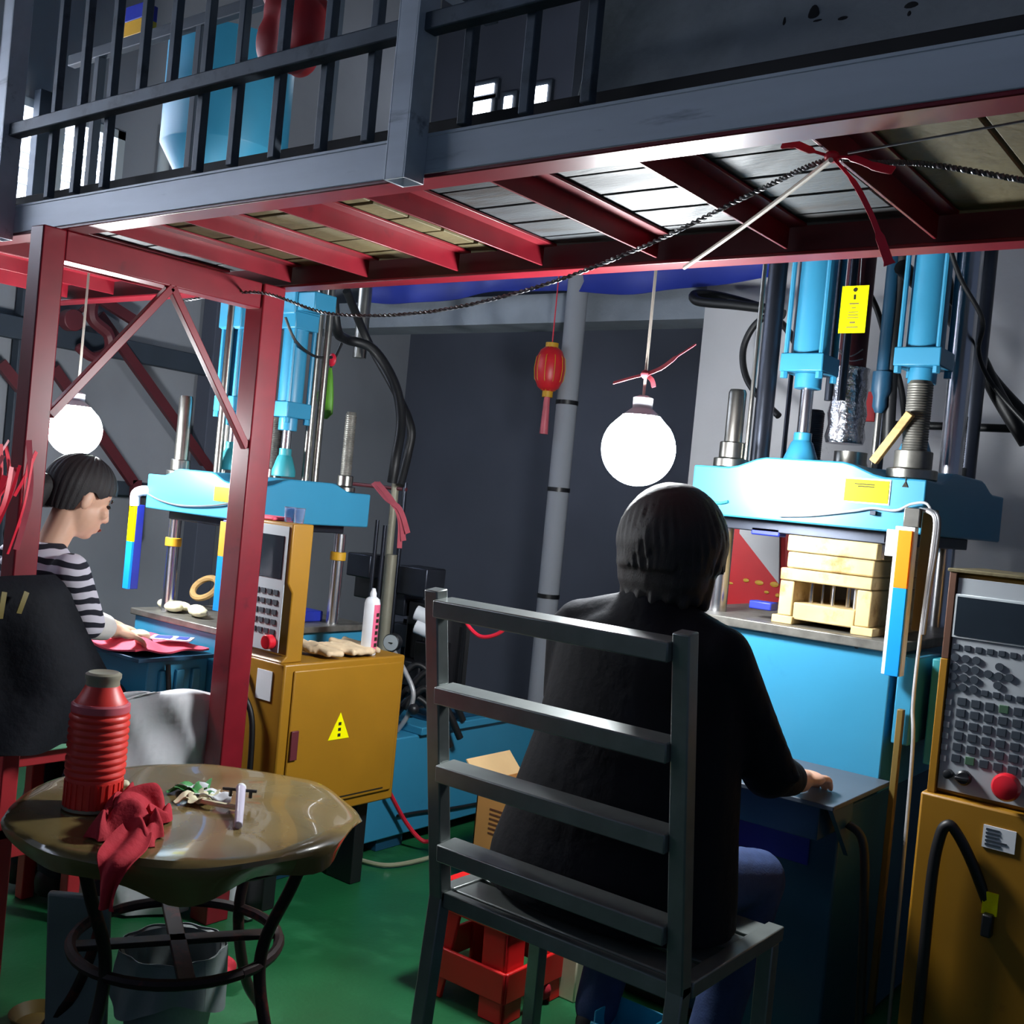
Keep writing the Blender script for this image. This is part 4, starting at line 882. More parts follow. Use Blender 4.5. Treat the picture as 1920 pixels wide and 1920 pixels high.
# red strips wrapped around the left post
t = thing('plastic_strips', 'bunch of red plastic strips tied around the left red post', 'strips', (-2.55, 1.4, .95))
for k in range(30):
    q0_ = rnd.uniform(-40, 72); a = U(q0_, 825+rnd.uniform(0, 70), x=-2.545+.002*k); b_ = U(q0_-35+rnd.uniform(-22, 22), 990+rnd.uniform(-60, 60), x=-2.545+.002*k)
    mid = (a+b_)/2+V(rnd.uniform(0, .02), rnd.uniform(-.02, .02), 0)
    MB().ribbon(spline([a, mid, b_], 5), rnd.uniform(.006, .016), (rnd.uniform(-.6, .6), 1, 0)).build('strip', 'ribbon' if k % 3 else 'ribbon_pale', t)

# ================================================================== STEEL CHAIR
ch_ = thing('steel_chair', 'grey steel chair with four back rails and slatted seat', 'chair', (-1.215, 2.05, 0))
XA, XB = -1.535, -.93
def backY(z): return 1.86-(z-.45)*(.11/.67) if z > .45 else 1.86-(.45-z)*.08
for x in (XA, XB):
    b = MB(); b.bar((x, backY(0), 0), (x, 1.86, .46), .036, .036, (1, 0, 0)); b.bar((x, 1.86, .44), (x, backY(1.135), 1.135), .036, .036, (1, 0, 0))
    b.build('back_post', 'chair_steel', ch_, .003)
    MB().box((x-.018, 2.25, 0), (x+.018, 2.286, .43)).build('front_leg', 'chair_steel', ch_, .003)
    MB().box((x-.018, 1.88, .43), (x+.02, 2.30, .462)).build('seat_side', 'chair_steel', ch_, .003)
for py in (1118, 1278, 1422, 1568):
    # height on the leaning back plane
    z = 1.
    for _ in range(12): z = U(820, py+8, y=backY(z)).z
    y = backY(z); MB().obox(((XA+XB)/2, y, z-.012), XB-XA-.036, .062, .038, (1, 0, 0), (0, .995, .09)).build('back_rail', 'chair_steel', ch_, .003)
for k in range(4):
    y = 1.885+k*.105; MB().box((XA+.02, y, .438), (XB-.018, y+.088, .458)).build('seat_slat', 'chair_steel', ch_, .003)
MB().box((XA+.018, 1.848, .425), (XB-.018, 1.872, .46)).build('seat_rail', 'chair_steel', ch_, .003)

# ================================================================== PEOPLE
def hand(mb, wrist, d, nrm, size=1., curl=.5, thumb=1, spread=.18):
    """palm + five bent fingers; d = pointing direction, nrm = back-of-hand normal"""
    d = V(d).normalized(); nrm = V(nrm); nrm = (nrm-d*nrm.dot(d)).normalized(); sd = d.cross(nrm)*thumb
    w_ = V(wrist); pc = w_+d*.045*size
    rot = Matrix((sd, d, nrm)).transposed()
    mb.ell(pc, (.038*size, .05*size, .016*size), 14, 10, rot)
    mb.caps(w_-d*.02, .024*size, w_+d*.02, .022*size, 12)
    for k, (off, L) in enumerate(((.027, .07), (.009, .08), (-.009, .074), (-.026, .058))):
        p = pc+sd*off*size+d*.04*size; dd = (d+sd*off*spread*40*.1).normalized(); r = .0088*size
        for sgm in range(3):
            dd = (dd*math.cos(curl*(.4+.5*sgm))-nrm*math.sin(curl*(.4+.5*sgm))).normalized()
            q_ = p+dd*(L*size*(.42, .32, .26)[sgm]); mb.caps(p, r, q_, r*.92, 10); p = q_; r *= .93
    p = pc+sd*.03*size-d*.02*size; dd = (sd*.75+d*.6-nrm*.25).normalized(); r = .0105*size
    for sgm in range(2):
        q_ = p+dd*(.036*size); mb.caps(p, r, q_, r*.92, 10); p = q_; dd = (dd+d*.5-nrm*.15).normalized()
def head(mb, c, f, u, s=1.):
    """skull, jaw, nose, ears; f = facing, u = up of head"""
    f = V(f).normalized(); u = V(u); u = (u-f*u.dot(f)).normalized(); r_ = f.cross(u); rot = Matrix((r_, f, u)).transposed()
    P = lambda x, y, z: V(c)+(rot @ V(x, y, z))*s
    mb.ell(P(0, -.005, .025), (.072*s, .09*s, .085*s), 20, 14, rot)
    mb.ell(P(0, .028, -.035), (.058*s, .06*s, .072*s), 18, 12, rot)
    mb.ell(P(0, .06, -.085), (.026*s, .022*s, .018*s), 12, 8, rot)
    mb.caps(P(0, .084, .012), .008*s, P(0, .1, -.026), .012*s, 10)
    for k in (-1, 1): mb.ell(P(.013*k, .091, -.031), (.009*s, .01*s, .008*s), 10, 7, rot); mb.ell(P(.074*k, -.005, -.012), (.008*s, .018*s, .03*s), 12, 8, rot); mb.ell(P(.04*k, .066, -.02), (.022*s, .018*s, .02*s), 10, 8, rot)
    mb.ell(P(0, .084, -.056), (.022*s, .012*s, .008*s), 12, 7, rot); mb.ell(P(0, .082, -.068), (.018*s, .012*s, .008*s), 12, 7, rot)
    return P, rot
def face(P, rot, body, s=1.):
    for k in (-1, 1):
        MB().ell(P(.03*k, .078, .004), (.013*s, .007*s, .006*s), 10, 6, rot).build('eye', 'eye', body)
        MB().tube([P(.016*k, .088, .022), P(.032*k, .083, .027), P(.048*k, .072, .022)], .0025*s, 6).build('eyebrow', 'hair', body)
    MB().ell(P(0, .0945, -.0605), (.019*s, .004*s, .006*s), 12, 6, rot).build('lips', 'lip', body)

# ---- right worker, seen from behind
bd = MB()
HC = U(1272, 1030, y=2.165)
P1, rot1 = head(bd, HC, (.12, 1, -.25), (0, .2, 1), 1.03)
bd.caps((-1.2, 2.1, 1.08), .05, HC+V(0, -.03, -.06), .05)
bd.loft([((-1.2, 2.06, .5), .17, .12), ((-1.2, 2.07, .7), .145, .105), ((-1.2, 2.09, .95), .16, .105), ((-1.2, 2.1, 1.06), .16, .08), ((-1.2, 2.1, 1.1), .08, .06)], 24)
SR, SLf = V(-1.03, 2.1, 1.05), V(-1.385, 2.1, 1.06)
ER, EL = V(-.965, 2.255, .80), V(-1.47, 2.24, .81)
WR, WLh = V(-.975, 2.475, .742), V(-1.36, 2.50, .735)
for (s_, e_, w_) in ((SR, ER, WR), (SLf, EL, WLh)): bd.caps(s_, .046, e_, .038); bd.caps(e_, .038, w_, .026)
hand(bd, WR+V(0, -.005, .006), (-.06, 1, -.08), (0, .1, 1), 1.12, .42, -1)
hand(bd, WLh, (.15, 1, -.10), (0, .1, 1), 1.0, .3, 1)
KR, KL, AR, AL = V(-1.045, 2.44, .50), V(-1.37, 2.44, .50), V(-1.08, 2.33, .085), V(-1.38, 2.32, .085)
for (hx, kn, an) in ((-1.12, KR, AR), (-1.29, KL, AL)):
    bd.caps((hx, 2.1, .535), .072, kn, .05); bd.caps(kn, .05, an, .034); bd.caps(an, .034, an+V(0, .12, -.045), .028)
person1 = bd.build('person', 'skin', label='worker in black jacket seated with back to camera at the near press', cat='person', angle=180)
remesh(person1, .0058, 5)
face(P1, rot1, person1, 1.03)
jk = MB()
jk.loft([((-1.235, 2.07, .475), .30, .185), ((-1.232, 2.07, .56), .292, .185), ((-1.22, 2.075, .68), .268, .17), ((-1.21, 2.09, .82), .245, .155), ((-1.205, 2.10, .95), .232, .14), ((-1.205, 2.1, 1.04), .225, .12), ((-1.205, 2.1, 1.085), .19, .1), ((-1.205, 2.105, 1.12), .115, .085), ((-1.2, 2.11, 1.165), .075, .072), ((-1.2, 2.11, 1.175), .07, .068)], 32, 2.3)
for (s_, e_, w_) in ((SR, ER, WR), (SLf, EL, WLh)):
    jk.caps(s_, .07, e_, .06); jk.caps(e_, .058, w_.lerp(e_, .36), .042)
jk.caps(SR, .068, (-1.17, 2.1, 1.11), .06); jk.caps(SLf, .068, (-1.24, 2.1, 1.11), .06)
for k in range(9): jk.caps((-1.42+.05*k, 2.09, 1.05-.02*(k % 2)), .05, (-1.42+.05*k, 2.1, .9), .05, 8)
for k in range(6):                   # creases at elbow and side
    e = ER.lerp(SR, .1*k); jk.ell(e+V(.02, 0, 0), (.055, .055, .02), 12, 7)
jko = jk.build('jacket', 'jacket_black', person1, angle=180); remesh(jko, .009, 5)
jn = MB()
for (hx, kn, an) in ((-1.12, KR, AR), (-1.29, KL, AL)):
    jn.caps((hx, 2.12, .545), .088, kn, .068); jn.caps(kn, .068, an+V(0, 0, .02), .055)
remesh(jn.build('jeans', 'jeans', person1, angle=180), .009, 4)
for an in (AR, AL):
    s_ = MB(); s_.ell(an+V(0, .06, -.045), (.045, .12, .036), 16, 10); s_.ell(an+V(0, -.01, -.02), (.042, .05, .055), 14, 9); s_.box(an+V(-.04, -.05, -.084), an+V(.04, .165, -.066))
    remesh(s_.build('shoe', 'shoe', person1, angle=180), .007, 3)
hr = MB(); hr.ell(HC+V(0, -.025, .01), (.118, .118, .132), 24, 16); hr.ell(HC+V(0, -.055, -.05), (.112, .085, .10), 20, 12)
for k in range(10):
    t_ = math.pi*(1.0+k/9); hr.caps(HC+V(.085*math.cos(t_), -.03+.075*math.sin(t_), -.06), .028, HC+V(.095*math.cos(t_), -.035+.085*math.sin(t_), -.105-.01*(k % 2)), .014, 8)
for k in range(46):
    t_ = 2*math.pi*k/46; pts_ = []
    if -.25 < math.sin(t_)-.75: continue
    for q_ in range(9):
        ph = .12+q_*.235; z_ = .132*math.cos(ph)+.01; rr = .119*math.sin(min(ph, 1.75)); wv_ = .05*math.sin(q_*1.3+k)
        pts_.append(HC+V(rr*math.cos(t_+wv_), -.03+rr*math.sin(t_+wv_), max(z_, -.125+.012*(k % 3))))
    hr.tube(spline(pts_, 3), [.0085]*18+[.0085-.0007*i for i in range(7)], 6)
remesh(hr.build('hair', 'hair', person1, angle=180), .0055, 1)

# ---- left worker in striped top, profile
bd = MB(); H2 = U(147, 930, x=-2.95)
f2 = V(.10, .9, -.38); P2, rot2 = head(bd, H2, f2, (0, .3, 1), 1.06)
bd.caps((-2.95, 1.65, 1.04), .042, H2+V(0, -.03, -.055), .045)
bd.loft([((-2.95, 1.575, .58), .15, .11), ((-2.95, 1.585, .75), .125, .095), ((-2.95, 1.615, .95), .14, .095), ((-2.95, 1.635, 1.03), .14, .075), ((-2.95, 1.645, 1.07), .07, .05)], 24)
S2R, S2L = V(-2.80, 1.645, 1.02), V(-3.11, 1.645, 1.02)
E2R, E2L = V(-2.83, 1.73, .87), V(-3.12, 1.80, .86)
W2R, W2L = V(-2.91, 1.86, .835), V(-3.05, 1.95, .82)
for (s_, e_, w_) in ((S2R, E2R, W2R), (S2L, E2L, W2L)): bd.caps(s_, .04, e_, .034); bd.caps(e_, .034, w_, .024)
hand(bd, W2R, (-.1, 1, -.28), (0.2, .2, 1), .95, .4, -1); hand(bd, W2L, (.2, 1, -.25), (0, .2, 1), .95, .4, 1)
K2R, K2L, A2R, A2L = V(-2.99, 1.915, .60), V(-3.14, 1.90, .60), V(-3.0, 1.80, .085), V(-3.15, 1.78, .085)
for (hx, kn, an) in ((-2.91, K2R, A2R), (-3.0, K2L, A2L)):
    bd.caps((hx, 1.64, .625), .068, kn, .048); bd.caps(kn, .048, an, .034); bd.caps(an, .034, an+V(0, .1, -.045), .028)
person2 = bd.build('person', 'skin_p', label='worker in striped top seated in profile below the left bulb', cat='person', angle=180)
remesh(person2, .0056, 5); face(P2, rot2, person2, 1.06)
tp = MB(); tp.loft([((-2.95, 1.575, .68), .165, .125), ((-2.95, 1.590, .8), .155, .118), ((-2.95, 1.615, .95), .162, .112), ((-2.95, 1.635, 1.02), .155, .092), ((-2.95, 1.640, 1.055), .11, .075), ((-2.95, 1.645, 1.08), .062, .06), ((-2.95, 1.650, 1.09), .056, .055)], 28)
for (s_, e_) in ((S2R, E2R), (S2L, E2L)): tp.caps(s_, .055, e_, .05)
tpo = tp.build('striped_top', 'stripes', person2, angle=180); remesh(tpo, .007, 4)
cf = MB(); cf.caps(E2R.lerp(W2R, .12), .046, E2R.lerp(W2R, .65), .04); remesh(cf.build('sleeve_cuff', 'white_cuff', person2, angle=180), .006, 3)
cf = MB(); cf.caps(E2L.lerp(W2L, .12), .046, E2L.lerp(W2L, .6), .04); remesh(cf.build('sleeve_cuff', 'white_cuff', person2, angle=180), .006, 3)
tr_ = MB()
tr_.loft([((-2.95, 1.63, .565), .18, .14), ((-2.95, 1.63, .66), .172, .135), ((-2.95, 1.63, .72), .165, .128)], 24)
for (hx, kn, an) in ((-2.91, K2R, A2R), (-3.0, K2L, A2L)): tr_.caps((hx, 1.66, .64), .085, kn, .066); tr_.caps(kn, .066, an+V(0, 0, .02), .052)
remesh(tr_.build('trousers', 'dark_trousers', person2, angle=180), .009, 4)
for an in (A2R, A2L):
    s_ = MB(); s_.ell(an+V(0, .05, -.045), (.042, .11, .036), 16, 10); s_.ell(an+V(0, -.01, -.02), (.04, .05, .055), 14, 9)
    remesh(s_.build('shoe', 'shoe', person2, angle=180), .007, 3)
hr = MB()
def hairline(th_):
    d = abs(math.degrees(th_))
    pts_ = ((0, 76), (30, 79), (55, 86), (70, 100), (84, 94), (95, 98), (102, 138), (125, 152), (150, 156), (180, 158))
    for (a0, v0), (a1, v1) in zip(pts_, pts_[1:]):
        if a0 <= d <= a1: return R(v0+(v1-v0)*(d-a0)/(a1-a0))
    return R(158)
def cap2(u, v):
    th_ = (u-.5)*2*math.pi; ph = .02+(hairline(th_)-.02)*v; k_ = 1+.012*math.sin(th_*34+v*3)+.008*math.sin(th_*61)
    if abs(th_) < .9: k_ += .03*v
    sp = math.sin(ph) if ph < 1.75 else math.sin(1.75)*(1-.22*(ph-1.75))
    return P2(.0815*k_*sp*math.sin(th_), -.006+.1*k_*sp*math.cos(th_), .022+.096*k_*math.cos(ph))
hr.sheet(cap2, 120, 20, .012)
hr.caps(P2(0, -.098, -.02), .04, P2(0, -.12, -.09), .038); hr.caps(P2(0, -.12, -.09), .038, P2(0, -.115, -.17), .024); hr.caps(P2(0, -.115, -.17), .024, P2(0, -.10, -.22), .01)
hr.build('hair', 'hair', person2, angle=70)

# ================================================================== LEFT FOREGROUND FURNITURE
sg = thing('wooden_stool', 'red wooden stool with pale green seat under the striped worker', 'stool', (-2.95, 1.63, 0))
MB().box((-3.12, 1.46, .525), (-2.78, 1.80, .55)).build('seat', 'seat_green', sg, .005)
for x in (-3.09, -2.85):
    for y in (1.49, 1.73): MB().box((x, y, 0), (x+.04, y+.04, .525)).build('leg', 'stool_wood_red', sg, .003)
for z in (.2, .45):
    for y in (1.495, 1.74): MB().box((-3.05, y, z), (-2.85, y+.025, z+.04)).build('rung', 'stool_wood_red', sg, .003)
    for x in (-3.085, -2.84): MB().box((x, 1.53, z+.03), (x+.025, 1.73, z+.07)).build('rung', 'stool_wood_red', sg, .003)
wc = thing('wooden_chair', 'red wooden chair at left edge with black jacket over its back', 'chair', (-2.5, 1.1, 0))
def xc(px, py): return U(px, py, x=-2.42)
pr_ = xc(12, 1400)
for y in (pr_.y-.015, pr_.y-.42):
    MB().box((-2.44, y, 0), (-2.40, y+.04, 1.0)).build('back_post', 'stool_wood_red', wc, .003); MB().box((-2.84, y, 0), (-2.80, y+.04, .44)).build('leg', 'stool_wood_red', wc, .003)
MB().box((-2.85, pr_.y-.42, .44), (-2.40, pr_.y+.02, .47)).build('seat', 'stool_wood_red', wc, .004)
for z in (.7, .85, .96): MB().box((-2.43, pr_.y-.38, z), (-2.41, pr_.y-.015, z+.05)).build('back_slat', 'stool_wood_red', wc, .003)
for y in (pr_.y-.01, pr_.y-.415): MB().box((-2.8, y, .2), (-2.44, y+.03, .235)).build('rung', 'stool_wood_red', wc, .003)
# black jacket draped over the chair back
ytop = xc(95, 1080).y
def coat(u, v):
    yl = pr_.y-.46; yr0 = ytop+.0; yr1 = xc(190, 1235).y
    yr = yr0+(yr1-yr0)*min(1, v*1.5)-(max(0, v-.66)*.25)
    y = yl+(yr-yl)*u; z = 1.045-.375*v-.02*(1-u)
    x = -2.375+.02*math.sin(u*17+v*2)*min(1, v*3)+.03*v+.05*v*(u-.5)
    if v < .06: x -= (.06-v)*.6
    return (x, y, z)
cj = thing('jacket', 'black jacket with faded gold stripes hung over the red wooden chair', 'jacket', (-2.38, pr_.y-.15, .67))
MB().sheet(coat, 40, 24, .02).build('fabric', 'jacket_black', cj)
for (px, py, q_, r__) in ((8, 1110, 0, 1160), (50, 1110, 35, 1150)):
    MB().ribbon([U(px, py, x=-2.33), U((px+q_)/2, (py+r__)/2, x=-2.325), U(q_, r__, x=-2.33)], .012, (0, 1, 0), .003).build('stripe', 'gold_stripe', cj)
# round table
TC, TR, TZ = V(-1.915, 1.45, .615), .335, .615
rtb = thing('round_table', 'small round table with wrinkled clear plastic cover and curved iron legs', 'table', (TC.x, TC.y, 0))
MB().lathe((TC.x, TC.y, TZ-.03), [(TR-.01, 0), (TR, .006), (TR, .022), (TR-.006, .028)], 48).build('table_top', 'card', rtb)
def coverfn(u, v):
    a = 2*math.pi*u; 
    if v < .72: r = TR*1.015*v/.72; z = TZ+.002+.0025*math.sin(a*5+r*20)*(r/TR); return (TC.x+r*math.cos(a), TC.y+r*math.sin(a), z)
    t_ = (v-.72)/.28; lobe = .5+.5*math.cos(2*(a-R(-40))); drop = .022+.055*max(0, math.cos(a-R(-38)))**3+.015*math.sin(a*7)
    r = TR*1.015+.018*math.sin(min(1, t_*3)*math.pi/2)+.012*math.sin(a*9)*t_-.05*t_*max(0, math.cos(a-R(-38)))**3
    return (TC.x+r*math.cos(a), TC.y+r*math.sin(a), TZ+.002-drop*t_)
MB().sheet(coverfn, 96, 24, .002).build('plastic_cover', 'pvc_cloth', rtb)
for k, a in enumerate((105, 15, 285, 195)):
    ca, sa = math.cos(R(a)), math.sin(R(a))
    prf = [(.30, TZ-.035), (.27, .5), (.22, .38), (.22, .28), (.27, .14), (.34, .05), (.36, .0)]
    lg = MB().tube(spline([(TC.x+r*ca, TC.y+r*sa, z) for r, z in prf], 6), .013, 10).build('leg', 'table_iron', rtb)
MB().tube(arc((TC.x, TC.y, .33), .215, 0, 360, 40, (1, 0, 0), (0, 1, 0)), .012, 8).build('ring', 'table_iron', rtb)
MB().tube(arc((TC.x, TC.y, TZ-.045), .3, 0, 360, 40, (1, 0, 0), (0, 1, 0)), .012, 8).build('ring', 'table_iron', rtb)
for a in (60, 150): MB().bar((TC.x+.21*math.cos(R(a)), TC.y+.21*math.sin(R(a)), .33), (TC.x-.21*math.cos(R(a)), TC.y-.21*math.sin(R(a)), .33), .035, .012).build('stretcher', 'table_iron', rtb, .002)
# thermos
c = U(172, 1515, z=TZ+.004); c.z = TZ+.0045
th = thing('thermos_flask', 'red ribbed plastic thermos flask with grey neck on the round table', 'thermos', c)
prof = [(.050, 0), (.056, .004), (.057, .06), (.0575, .068)]
for k in range(9):
    z = .07+k*.0145; prof += [(.0565, z), (.0605, z+.004), (.0605, z+.009), (.0565, z+.0135)]
prof += [(.058, .203), (.058, .215), (.045, .235), (.035, .255), (.034, .258)]
MB().lathe(c, prof, 40).build('body', 'thermos_red', th, angle=50)
for k in range(26):
    t_ = 2*math.pi*k/26; MB().obox(c+V(.0572*math.cos(t_), .0572*math.sin(t_), .034), .003, .006, .055, (math.cos(t_), math.sin(t_), 0)).build('flute', 'thermos_red', th)
MB().lathe(c+V(0, 0, .205), [(.0585, 0), (.0585, .014), (.055, .018)], 36).build('band', 'ribbon_pale', th)
MB().lathe(c+V(0, 0, .255), [(.034, 0), (.033, .012), (.036, .018), (.036, .026), (.03, .03), (.02, .027)], 28).build('neck', 'thermos_neck', th)
MB().lathe(c+V(0, 0, .004), [(.060, 0), (.060, .006), (.05, .006)], 32).build('foot_ring', 'thermos_neck', th)
# red cloth
rc = MB()
qa, qb, qc, qd = U(146, 1578, z=TZ), U(222, 1508, z=TZ), U(318, 1534, z=TZ), U(292, 1592, z=TZ)
def rcl(u, v):
    p = qa.lerp(qd, u).lerp(qb.lerp(qc, u), v); e = min(1, 6*min(u, 1-u), 6*min(v, 1-v))
    hgt = .008+(.012+.034*abs(math.sin(6.2*u+2.4*v+1.1*math.sin(5*v)))+.018*abs(math.sin(11*v-5*u+2)))*e**.5
    return (p.x+.012*math.sin(13*v+3)*(.4+.6*u)+.01*math.sin(9*u), p.y+.012*math.sin(11*u+1)+.008*math.sin(8*v), TZ+hgt)
rc.sheet(rcl, 44, 36, .003)
e0 = U(256, 1572, z=TZ+.012); rad = U(238, 1604, z=TZ)-TC; rad.z = 0; rad.normalize(); sdv = V(-rad.y, rad.x, 0)
ov = TC+rad*(TR+.034)
path = spline([V(e0.x, e0.y, TZ+.03), V((e0.x+ov.x)/2, (e0.y+ov.y)/2, TZ+.016), V(ov.x, ov.y, TZ+.006), V(ov.x+rad.x*.012, ov.y+rad.y*.012, TZ-.03), V(ov.x+rad.x*.012, ov.y+rad.y*.012, TZ-.075)], 8)
def strip(u, v):
    k = v*(len(path)-1); i0 = min(int(k), len(path)-2); p = path[i0].lerp(path[i0+1], k-i0); w_ = (.03+.012*math.sin(v*5))*(1-.25*v)
    off = rad*.008*math.sin(u*9+v*6)+V(0, 0, .006*math.sin(u*10+2)*(1-v)); return p+sdv*((u-.5)*2*w_)+off
rc.sheet(strip, 14, 30, .003)
rc.build('red_cloth', 'cloth_red', label='crumpled red cloth hanging over the round table edge', cat='cloth', angle=75)
# food scraps
fsx = U(385, 1497, z=TZ+.006)
fs = thing('food_scraps', 'small pile of vegetable scraps and torn plastic on the round table', 'scraps', V(fsx.x, fsx.y, TZ+.004))
for k in range(9):
    a = U(345+rnd.uniform(-10, 70), 1485+rnd.uniform(-8, 14), z=TZ+.01); t_ = rnd.uniform(0, 3)
    MB().sheet(lambda u, v, a=a, t_=t_: a+V((u-.5)*.07*math.cos(t_)-(v-.5)*.03*math.sin(t_), (u-.5)*.07*math.sin(t_)+(v-.5)*.03*math.cos(t_), .006+.01*math.sin(u*5+t_)*math.cos(v*4)), 8, 5, .0015).build('scrap', ('green_leaf', 'cream', 'label_white')[k % 3], fs)
a = U(400, 1512, z=TZ+.008); MB().tube(spline([a+V(-.06, 0, 0), a+V(0, -.01, .01), a+V(.05, .03, .004)], 5), .006, 8).build('scrap', 'cream', fs)
# white tube with dark cross bar
a, b_ = U(447, 1548, z=TZ+.012), U(452, 1478, z=TZ+.04)
pt = thing('peeler', 'pale lavender round handle with dark cross bar lying on the round table', 'peeler', V(a.x, a.y, TZ+.004))
MB().cyl(a, b_, .0085, .0105, n=16).build('handle', 'lavender', pt, .002)
MB().ell(b_, .0115, 12, 8).build('cap', 'label_white', pt)
dd = V(cxv.x, cxv.y, 0).normalized(); MB().bar(b_-dd*.04+V(0, 0, -.004), b_+dd*.035+V(0, 0, -.004), .006, .006).build('cross_bar', 'black_plastic', pt, .001)
for o_ in (-.022, .022): MB().bar(b_+dd*o_+V(0, 0, -.02), b_+dd*o_+V(0, 0, -.004), .006, .006).build('blade_arm', 'black_plastic', pt, .001)
# white paper scrap beside thermos
b = MB()
for k in range(4): b.ell(U(228, 1470, z=TZ+.01)+V(rnd.uniform(-.012, .012), rnd.uniform(-.012, .012), 0), (.015, .012, .01), 10, 7)
remesh(b.build('food_crumb', 'cream', label='small cream crumb behind the thermos on the round table', cat='scraps', angle=180), .004, 2)
# white sack behind the posts
wc0 = V(-2.775, 1.915, 0); ex = V(.66, .75, 0)
def sack(u, v):
    a = 2*math.pi*u; top = .645+.03*math.cos(a)-.02*math.sin(a*2+1); z = .01+(top-.01)*min(1, v/.9); sq = 1-.9*max(0, (v-.35)/.65)**1.5
    rx = .19*(1-.10*(1-v)**3+.02*math.sin(v*13)); ry = .07*max(.02, sq)*(1-.5*(1-v)**4)
    f_ = 1+.03*math.sin(a*4+v*9)
    p = wc0+ex*(rx*math.cos(a)*f_)+V(-ex.y, ex.x, 0)*(ry*math.sin(a)*f_+.012*math.sin(v*15+a*2)+.016*abs(math.sin(rx*math.cos(a)*22+v*9))+.008*math.sin(v*31-a*3)); return (p.x, p.y, z)
sb = MB().sheet(sack, 56, 36, .003); sb.build('white_sack', 'white_sack', label='white woven plastic sack standing behind the second red post', cat='sack', angle=60)
# bin with liner and grey panel under the table
bc = U(320, 1810, z=.14); bc = V(-2.02, 1.52, 0)
bn = thing('waste_bin', 'pale plastic bin with grey liner standing under the round table', 'bin', bc)
MB().lathe(bc, [(.08, 0), (.085, .01), (.11, .26), (.114, .265), (.106, .262), (.08, .02)], 32).build('bucket', 'liner_grey', bn)
def liner(u, v):
    a = 2*math.pi*u; r = .122+.012*math.sin(a*6)*v+.012*v+.01*math.sin(a*11)*v; z = .268-.11*v*(1+.2*math.sin(a*3)); r = .113+.005*math.sin(a*9+v*3)+.012*v
    return (bc.x+r*math.cos(a), bc.y+r*math.sin(a), z)
MB().sheet(liner, 60, 6, .002).build('liner', 'liner_grey', bn)
c = V(-2.17, 1.38, 0); MB().obox(c+V(0, 0, .2), .14, .02, .36, (.79, .61, 0), (-.6, .77, .15)).build('grey_board', 'liner_grey', bevel=.006, label='grey board leaning behind the left legs of the round table', cat='board')
b = MB(); c = U(410, 1825, z=.03)
for k in range(5): b.ell(c+V(rnd.uniform(-.03, .03), rnd.uniform(-.03, .03), rnd.uniform(-.005, .02)), (.03, .025, .022), 10, 7)
remesh(b.build('red_rag', 'cloth_red', label='small red rag on the green floor behind the waste bin', cat='rag', angle=180), .006, 2)
b = MB(); c = U(463, 1715, z=.02)
for k in range(4): b.ell(c+V(rnd.uniform(-.015, .015), rnd.uniform(-.015, .015), rnd.uniform(-.005, .012)), (.018, .014, .014), 10, 7)
remesh(b.build('white_paper', 'label_white', label='crumpled white paper ball on the floor right of the table leg', cat='paper', angle=180), .005, 2)
c = U(436, 1660, z=.06); MB().lathe(V(c.x, c.y, 0), [(.03, 0), (.032, .005), (.036, .13), (.034, .132), (.03, .01)], 20).build('white_cup', 'label_white', label='white plastic cup on the floor behind the table leg', cat='cup')
c = U(70, 1905, z=.02); MB().lathe(V(c.x, c.y, 0), [(.05, 0), (.065, .03), (.063, .031), (.046, .006)], 24).build('yellow_dish', 'conduit_gold', label='yellowish dish on the floor at the bottom left corner', cat='dish')

# ================================================================== MIDDLE GROUND ITEMS
p0 = U(885, 1590, y=2.86); bxw = .28
cb = thing('cardboard_box', 'open cardboard box standing behind the steel chair', 'box', (p0.x+bxw/2, 2.98, 0))
x0, x1, y0, y1, zt = p0.x, p0.x+bxw, 2.86, 3.1, U(885, 1462, y=2.86).z
for (a, b_) in (((x0, y0, 0), (x1, y0+.006, zt)), ((x0, y1-.006, 0), (x1, y1, zt)), ((x0, y0, 0), (x0+.006, y1, zt)), ((x1-.006, y0, 0), (x1, y1, zt)), ((x0, y0, 0), (x1, y1, .006))): MB().box(a, b_).build('wall', 'card', cb, .001)
MB().obox(((x0+x1)/2, y1+.05, zt+.03), bxw, .12, .005, (1, 0, 0), (0, .85, .5)).build('flap', 'card_edge', cb)
MB().obox((x0-.03, (y0+y1)/2, zt+.03), .09, y1-y0, .005, (-.7, 0, .7), (0, 1, 0)).build('flap', 'card_edge', cb)
for k in range(6): MB().box((x0+.06, y0-.001, zt-.08-.016*k), (x0+.06+.1*rnd.uniform(.6, 1), y0, zt-.074-.016*k)).build('print', 'brown_box', cb, smooth=False)
MB().box((x0+.16, y0-.001, zt-.05), (x0+.21, y0, zt-.02)).build('print', 'orange', cb, smooth=False)
a, b_ = U(1010, 1400, y=3.0), U(1030, 1280, y=3.15)
MB().bar((a.x, 3.0, .05), (b_.x+.02, 3.16, .72), .05, .018, (1, 0, 0)).build('pink_plank', 'ribbon_pale', bevel=.002, label='pinkish narrow plank leaning behind the cardboard box', cat='plank')
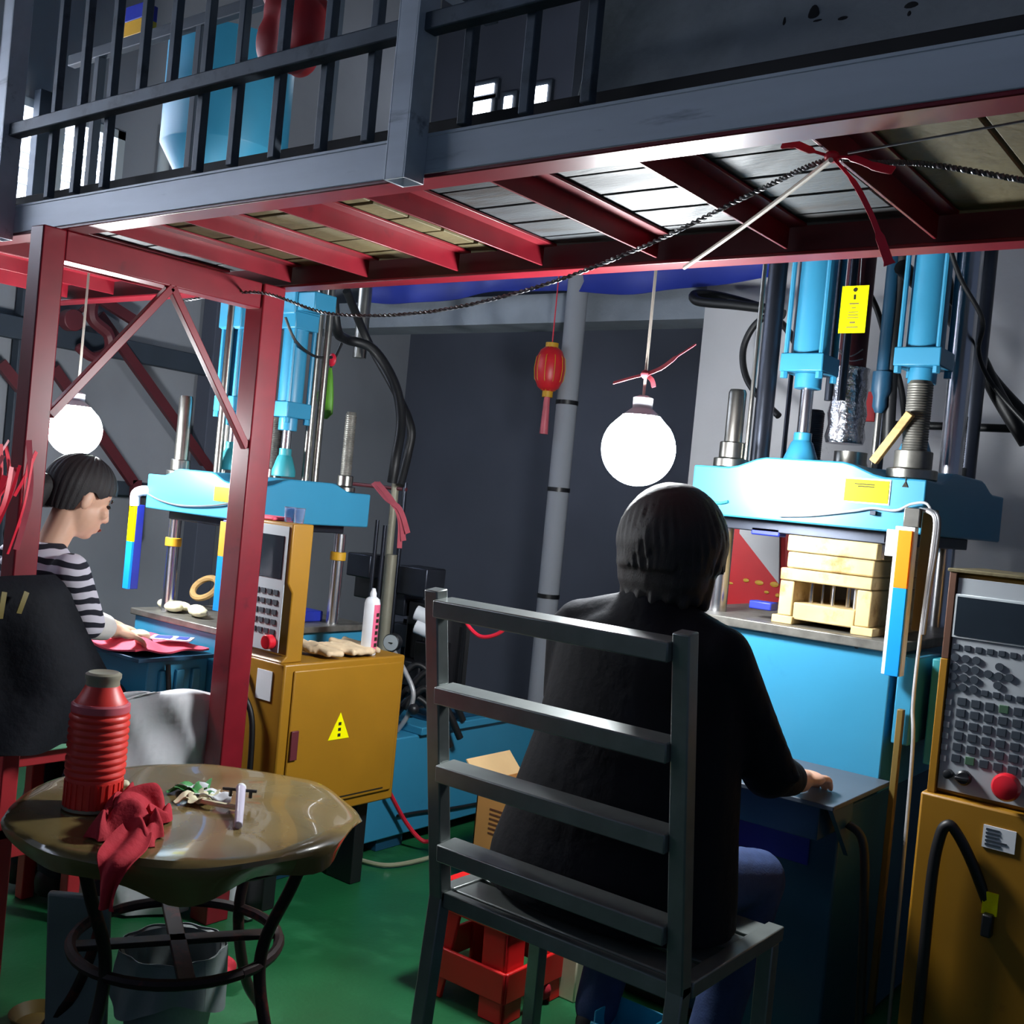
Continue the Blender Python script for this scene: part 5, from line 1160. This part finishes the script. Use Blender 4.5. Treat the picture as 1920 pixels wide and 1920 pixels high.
# red plastic stool
sc_ = V(-1.74, 2.37, 0); st_ = thing('plastic_stool', 'bright red plastic stool under the left side of the steel chair', 'stool', sc_)
MB().box(sc_+V(-.115, -.115, .29), sc_+V(.115, .115, .305)).build('seat', 'stool_red', st_, .006)
for i in (-1, 1):
    for j in (-1, 1):
        MB().prism([sc_+V(i*.115, j*.115, .295), sc_+V(i*.035, j*.115, .295), sc_+V(i*.065, j*.145, 0), sc_+V(i*.145, j*.145, 0)], (0, -j*.012, 0)).build('leg', 'stool_red', st_, .003)
        MB().prism([sc_+V(i*.115, j*.115, .295), sc_+V(i*.115, j*.035, .295), sc_+V(i*.145, j*.065, 0), sc_+V(i*.145, j*.145, 0)], (-i*.012, 0, 0)).build('leg', 'stool_red', st_, .003)
for (z0, z1) in ((.225, .295), (.055, .135)):
    o_ = .118+(.3-z0)*.095
    for j in (-1, 1):
        MB().box(sc_+V(-o_, j*o_-.006, z0), sc_+V(o_, j*o_+.006, z1)).build('apron', 'stool_red', st_, .004); MB().box(sc_+V(j*o_-.006, -o_, z0), sc_+V(j*o_+.006, o_, z1)).build('apron', 'stool_red', st_, .004)
# cyan bin, white carton, small red piece under the chair
c = U(1205, 1890, y=2.36); bc_ = V(c.x, 2.30, 0); bb = thing('parts_bin', 'small cyan plastic bin on the floor under the steel chair', 'bin', bc_)
for (a, b_) in (((-.07, -.05, 0), (.07, -.045, .10)), ((-.07, .045, 0), (.07, .05, .14)), ((-.07, -.05, 0), (-.065, .05, .13)), ((.065, -.05, 0), (.07, .05, .13)), ((-.07, -.05, 0), (.07, .05, .006))): MB().box(bc_+V(*a), bc_+V(*b_)).build('wall', 'bin_cyan', bb, .003)
MB().box(bc_+V(-.075, -.058, .095), bc_+V(.075, -.05, .105)).build('lip', 'bin_cyan', bb, .003)
p = U(1060, 1812, y=2.5); MB().box((p.x-.05, 2.48, 0), (p.x+.05, 2.58, p.z+.05)).build('white_carton', 'cream', bevel=.004, label='pale cream carton on the floor behind the chair legs', cat='carton')
p = U(1035, 1865, y=2.5); b = MB()
for k in range(3): b.ell((p.x+rnd.uniform(-.02, .02), 2.42, .03+rnd.uniform(0, .01)), (.03, .02, .03), 10, 7)
remesh(b.build('red_scrap', 'cloth_red', label='dark red scrap on the floor beside the cream carton', cat='scrap', angle=180), .006, 2)
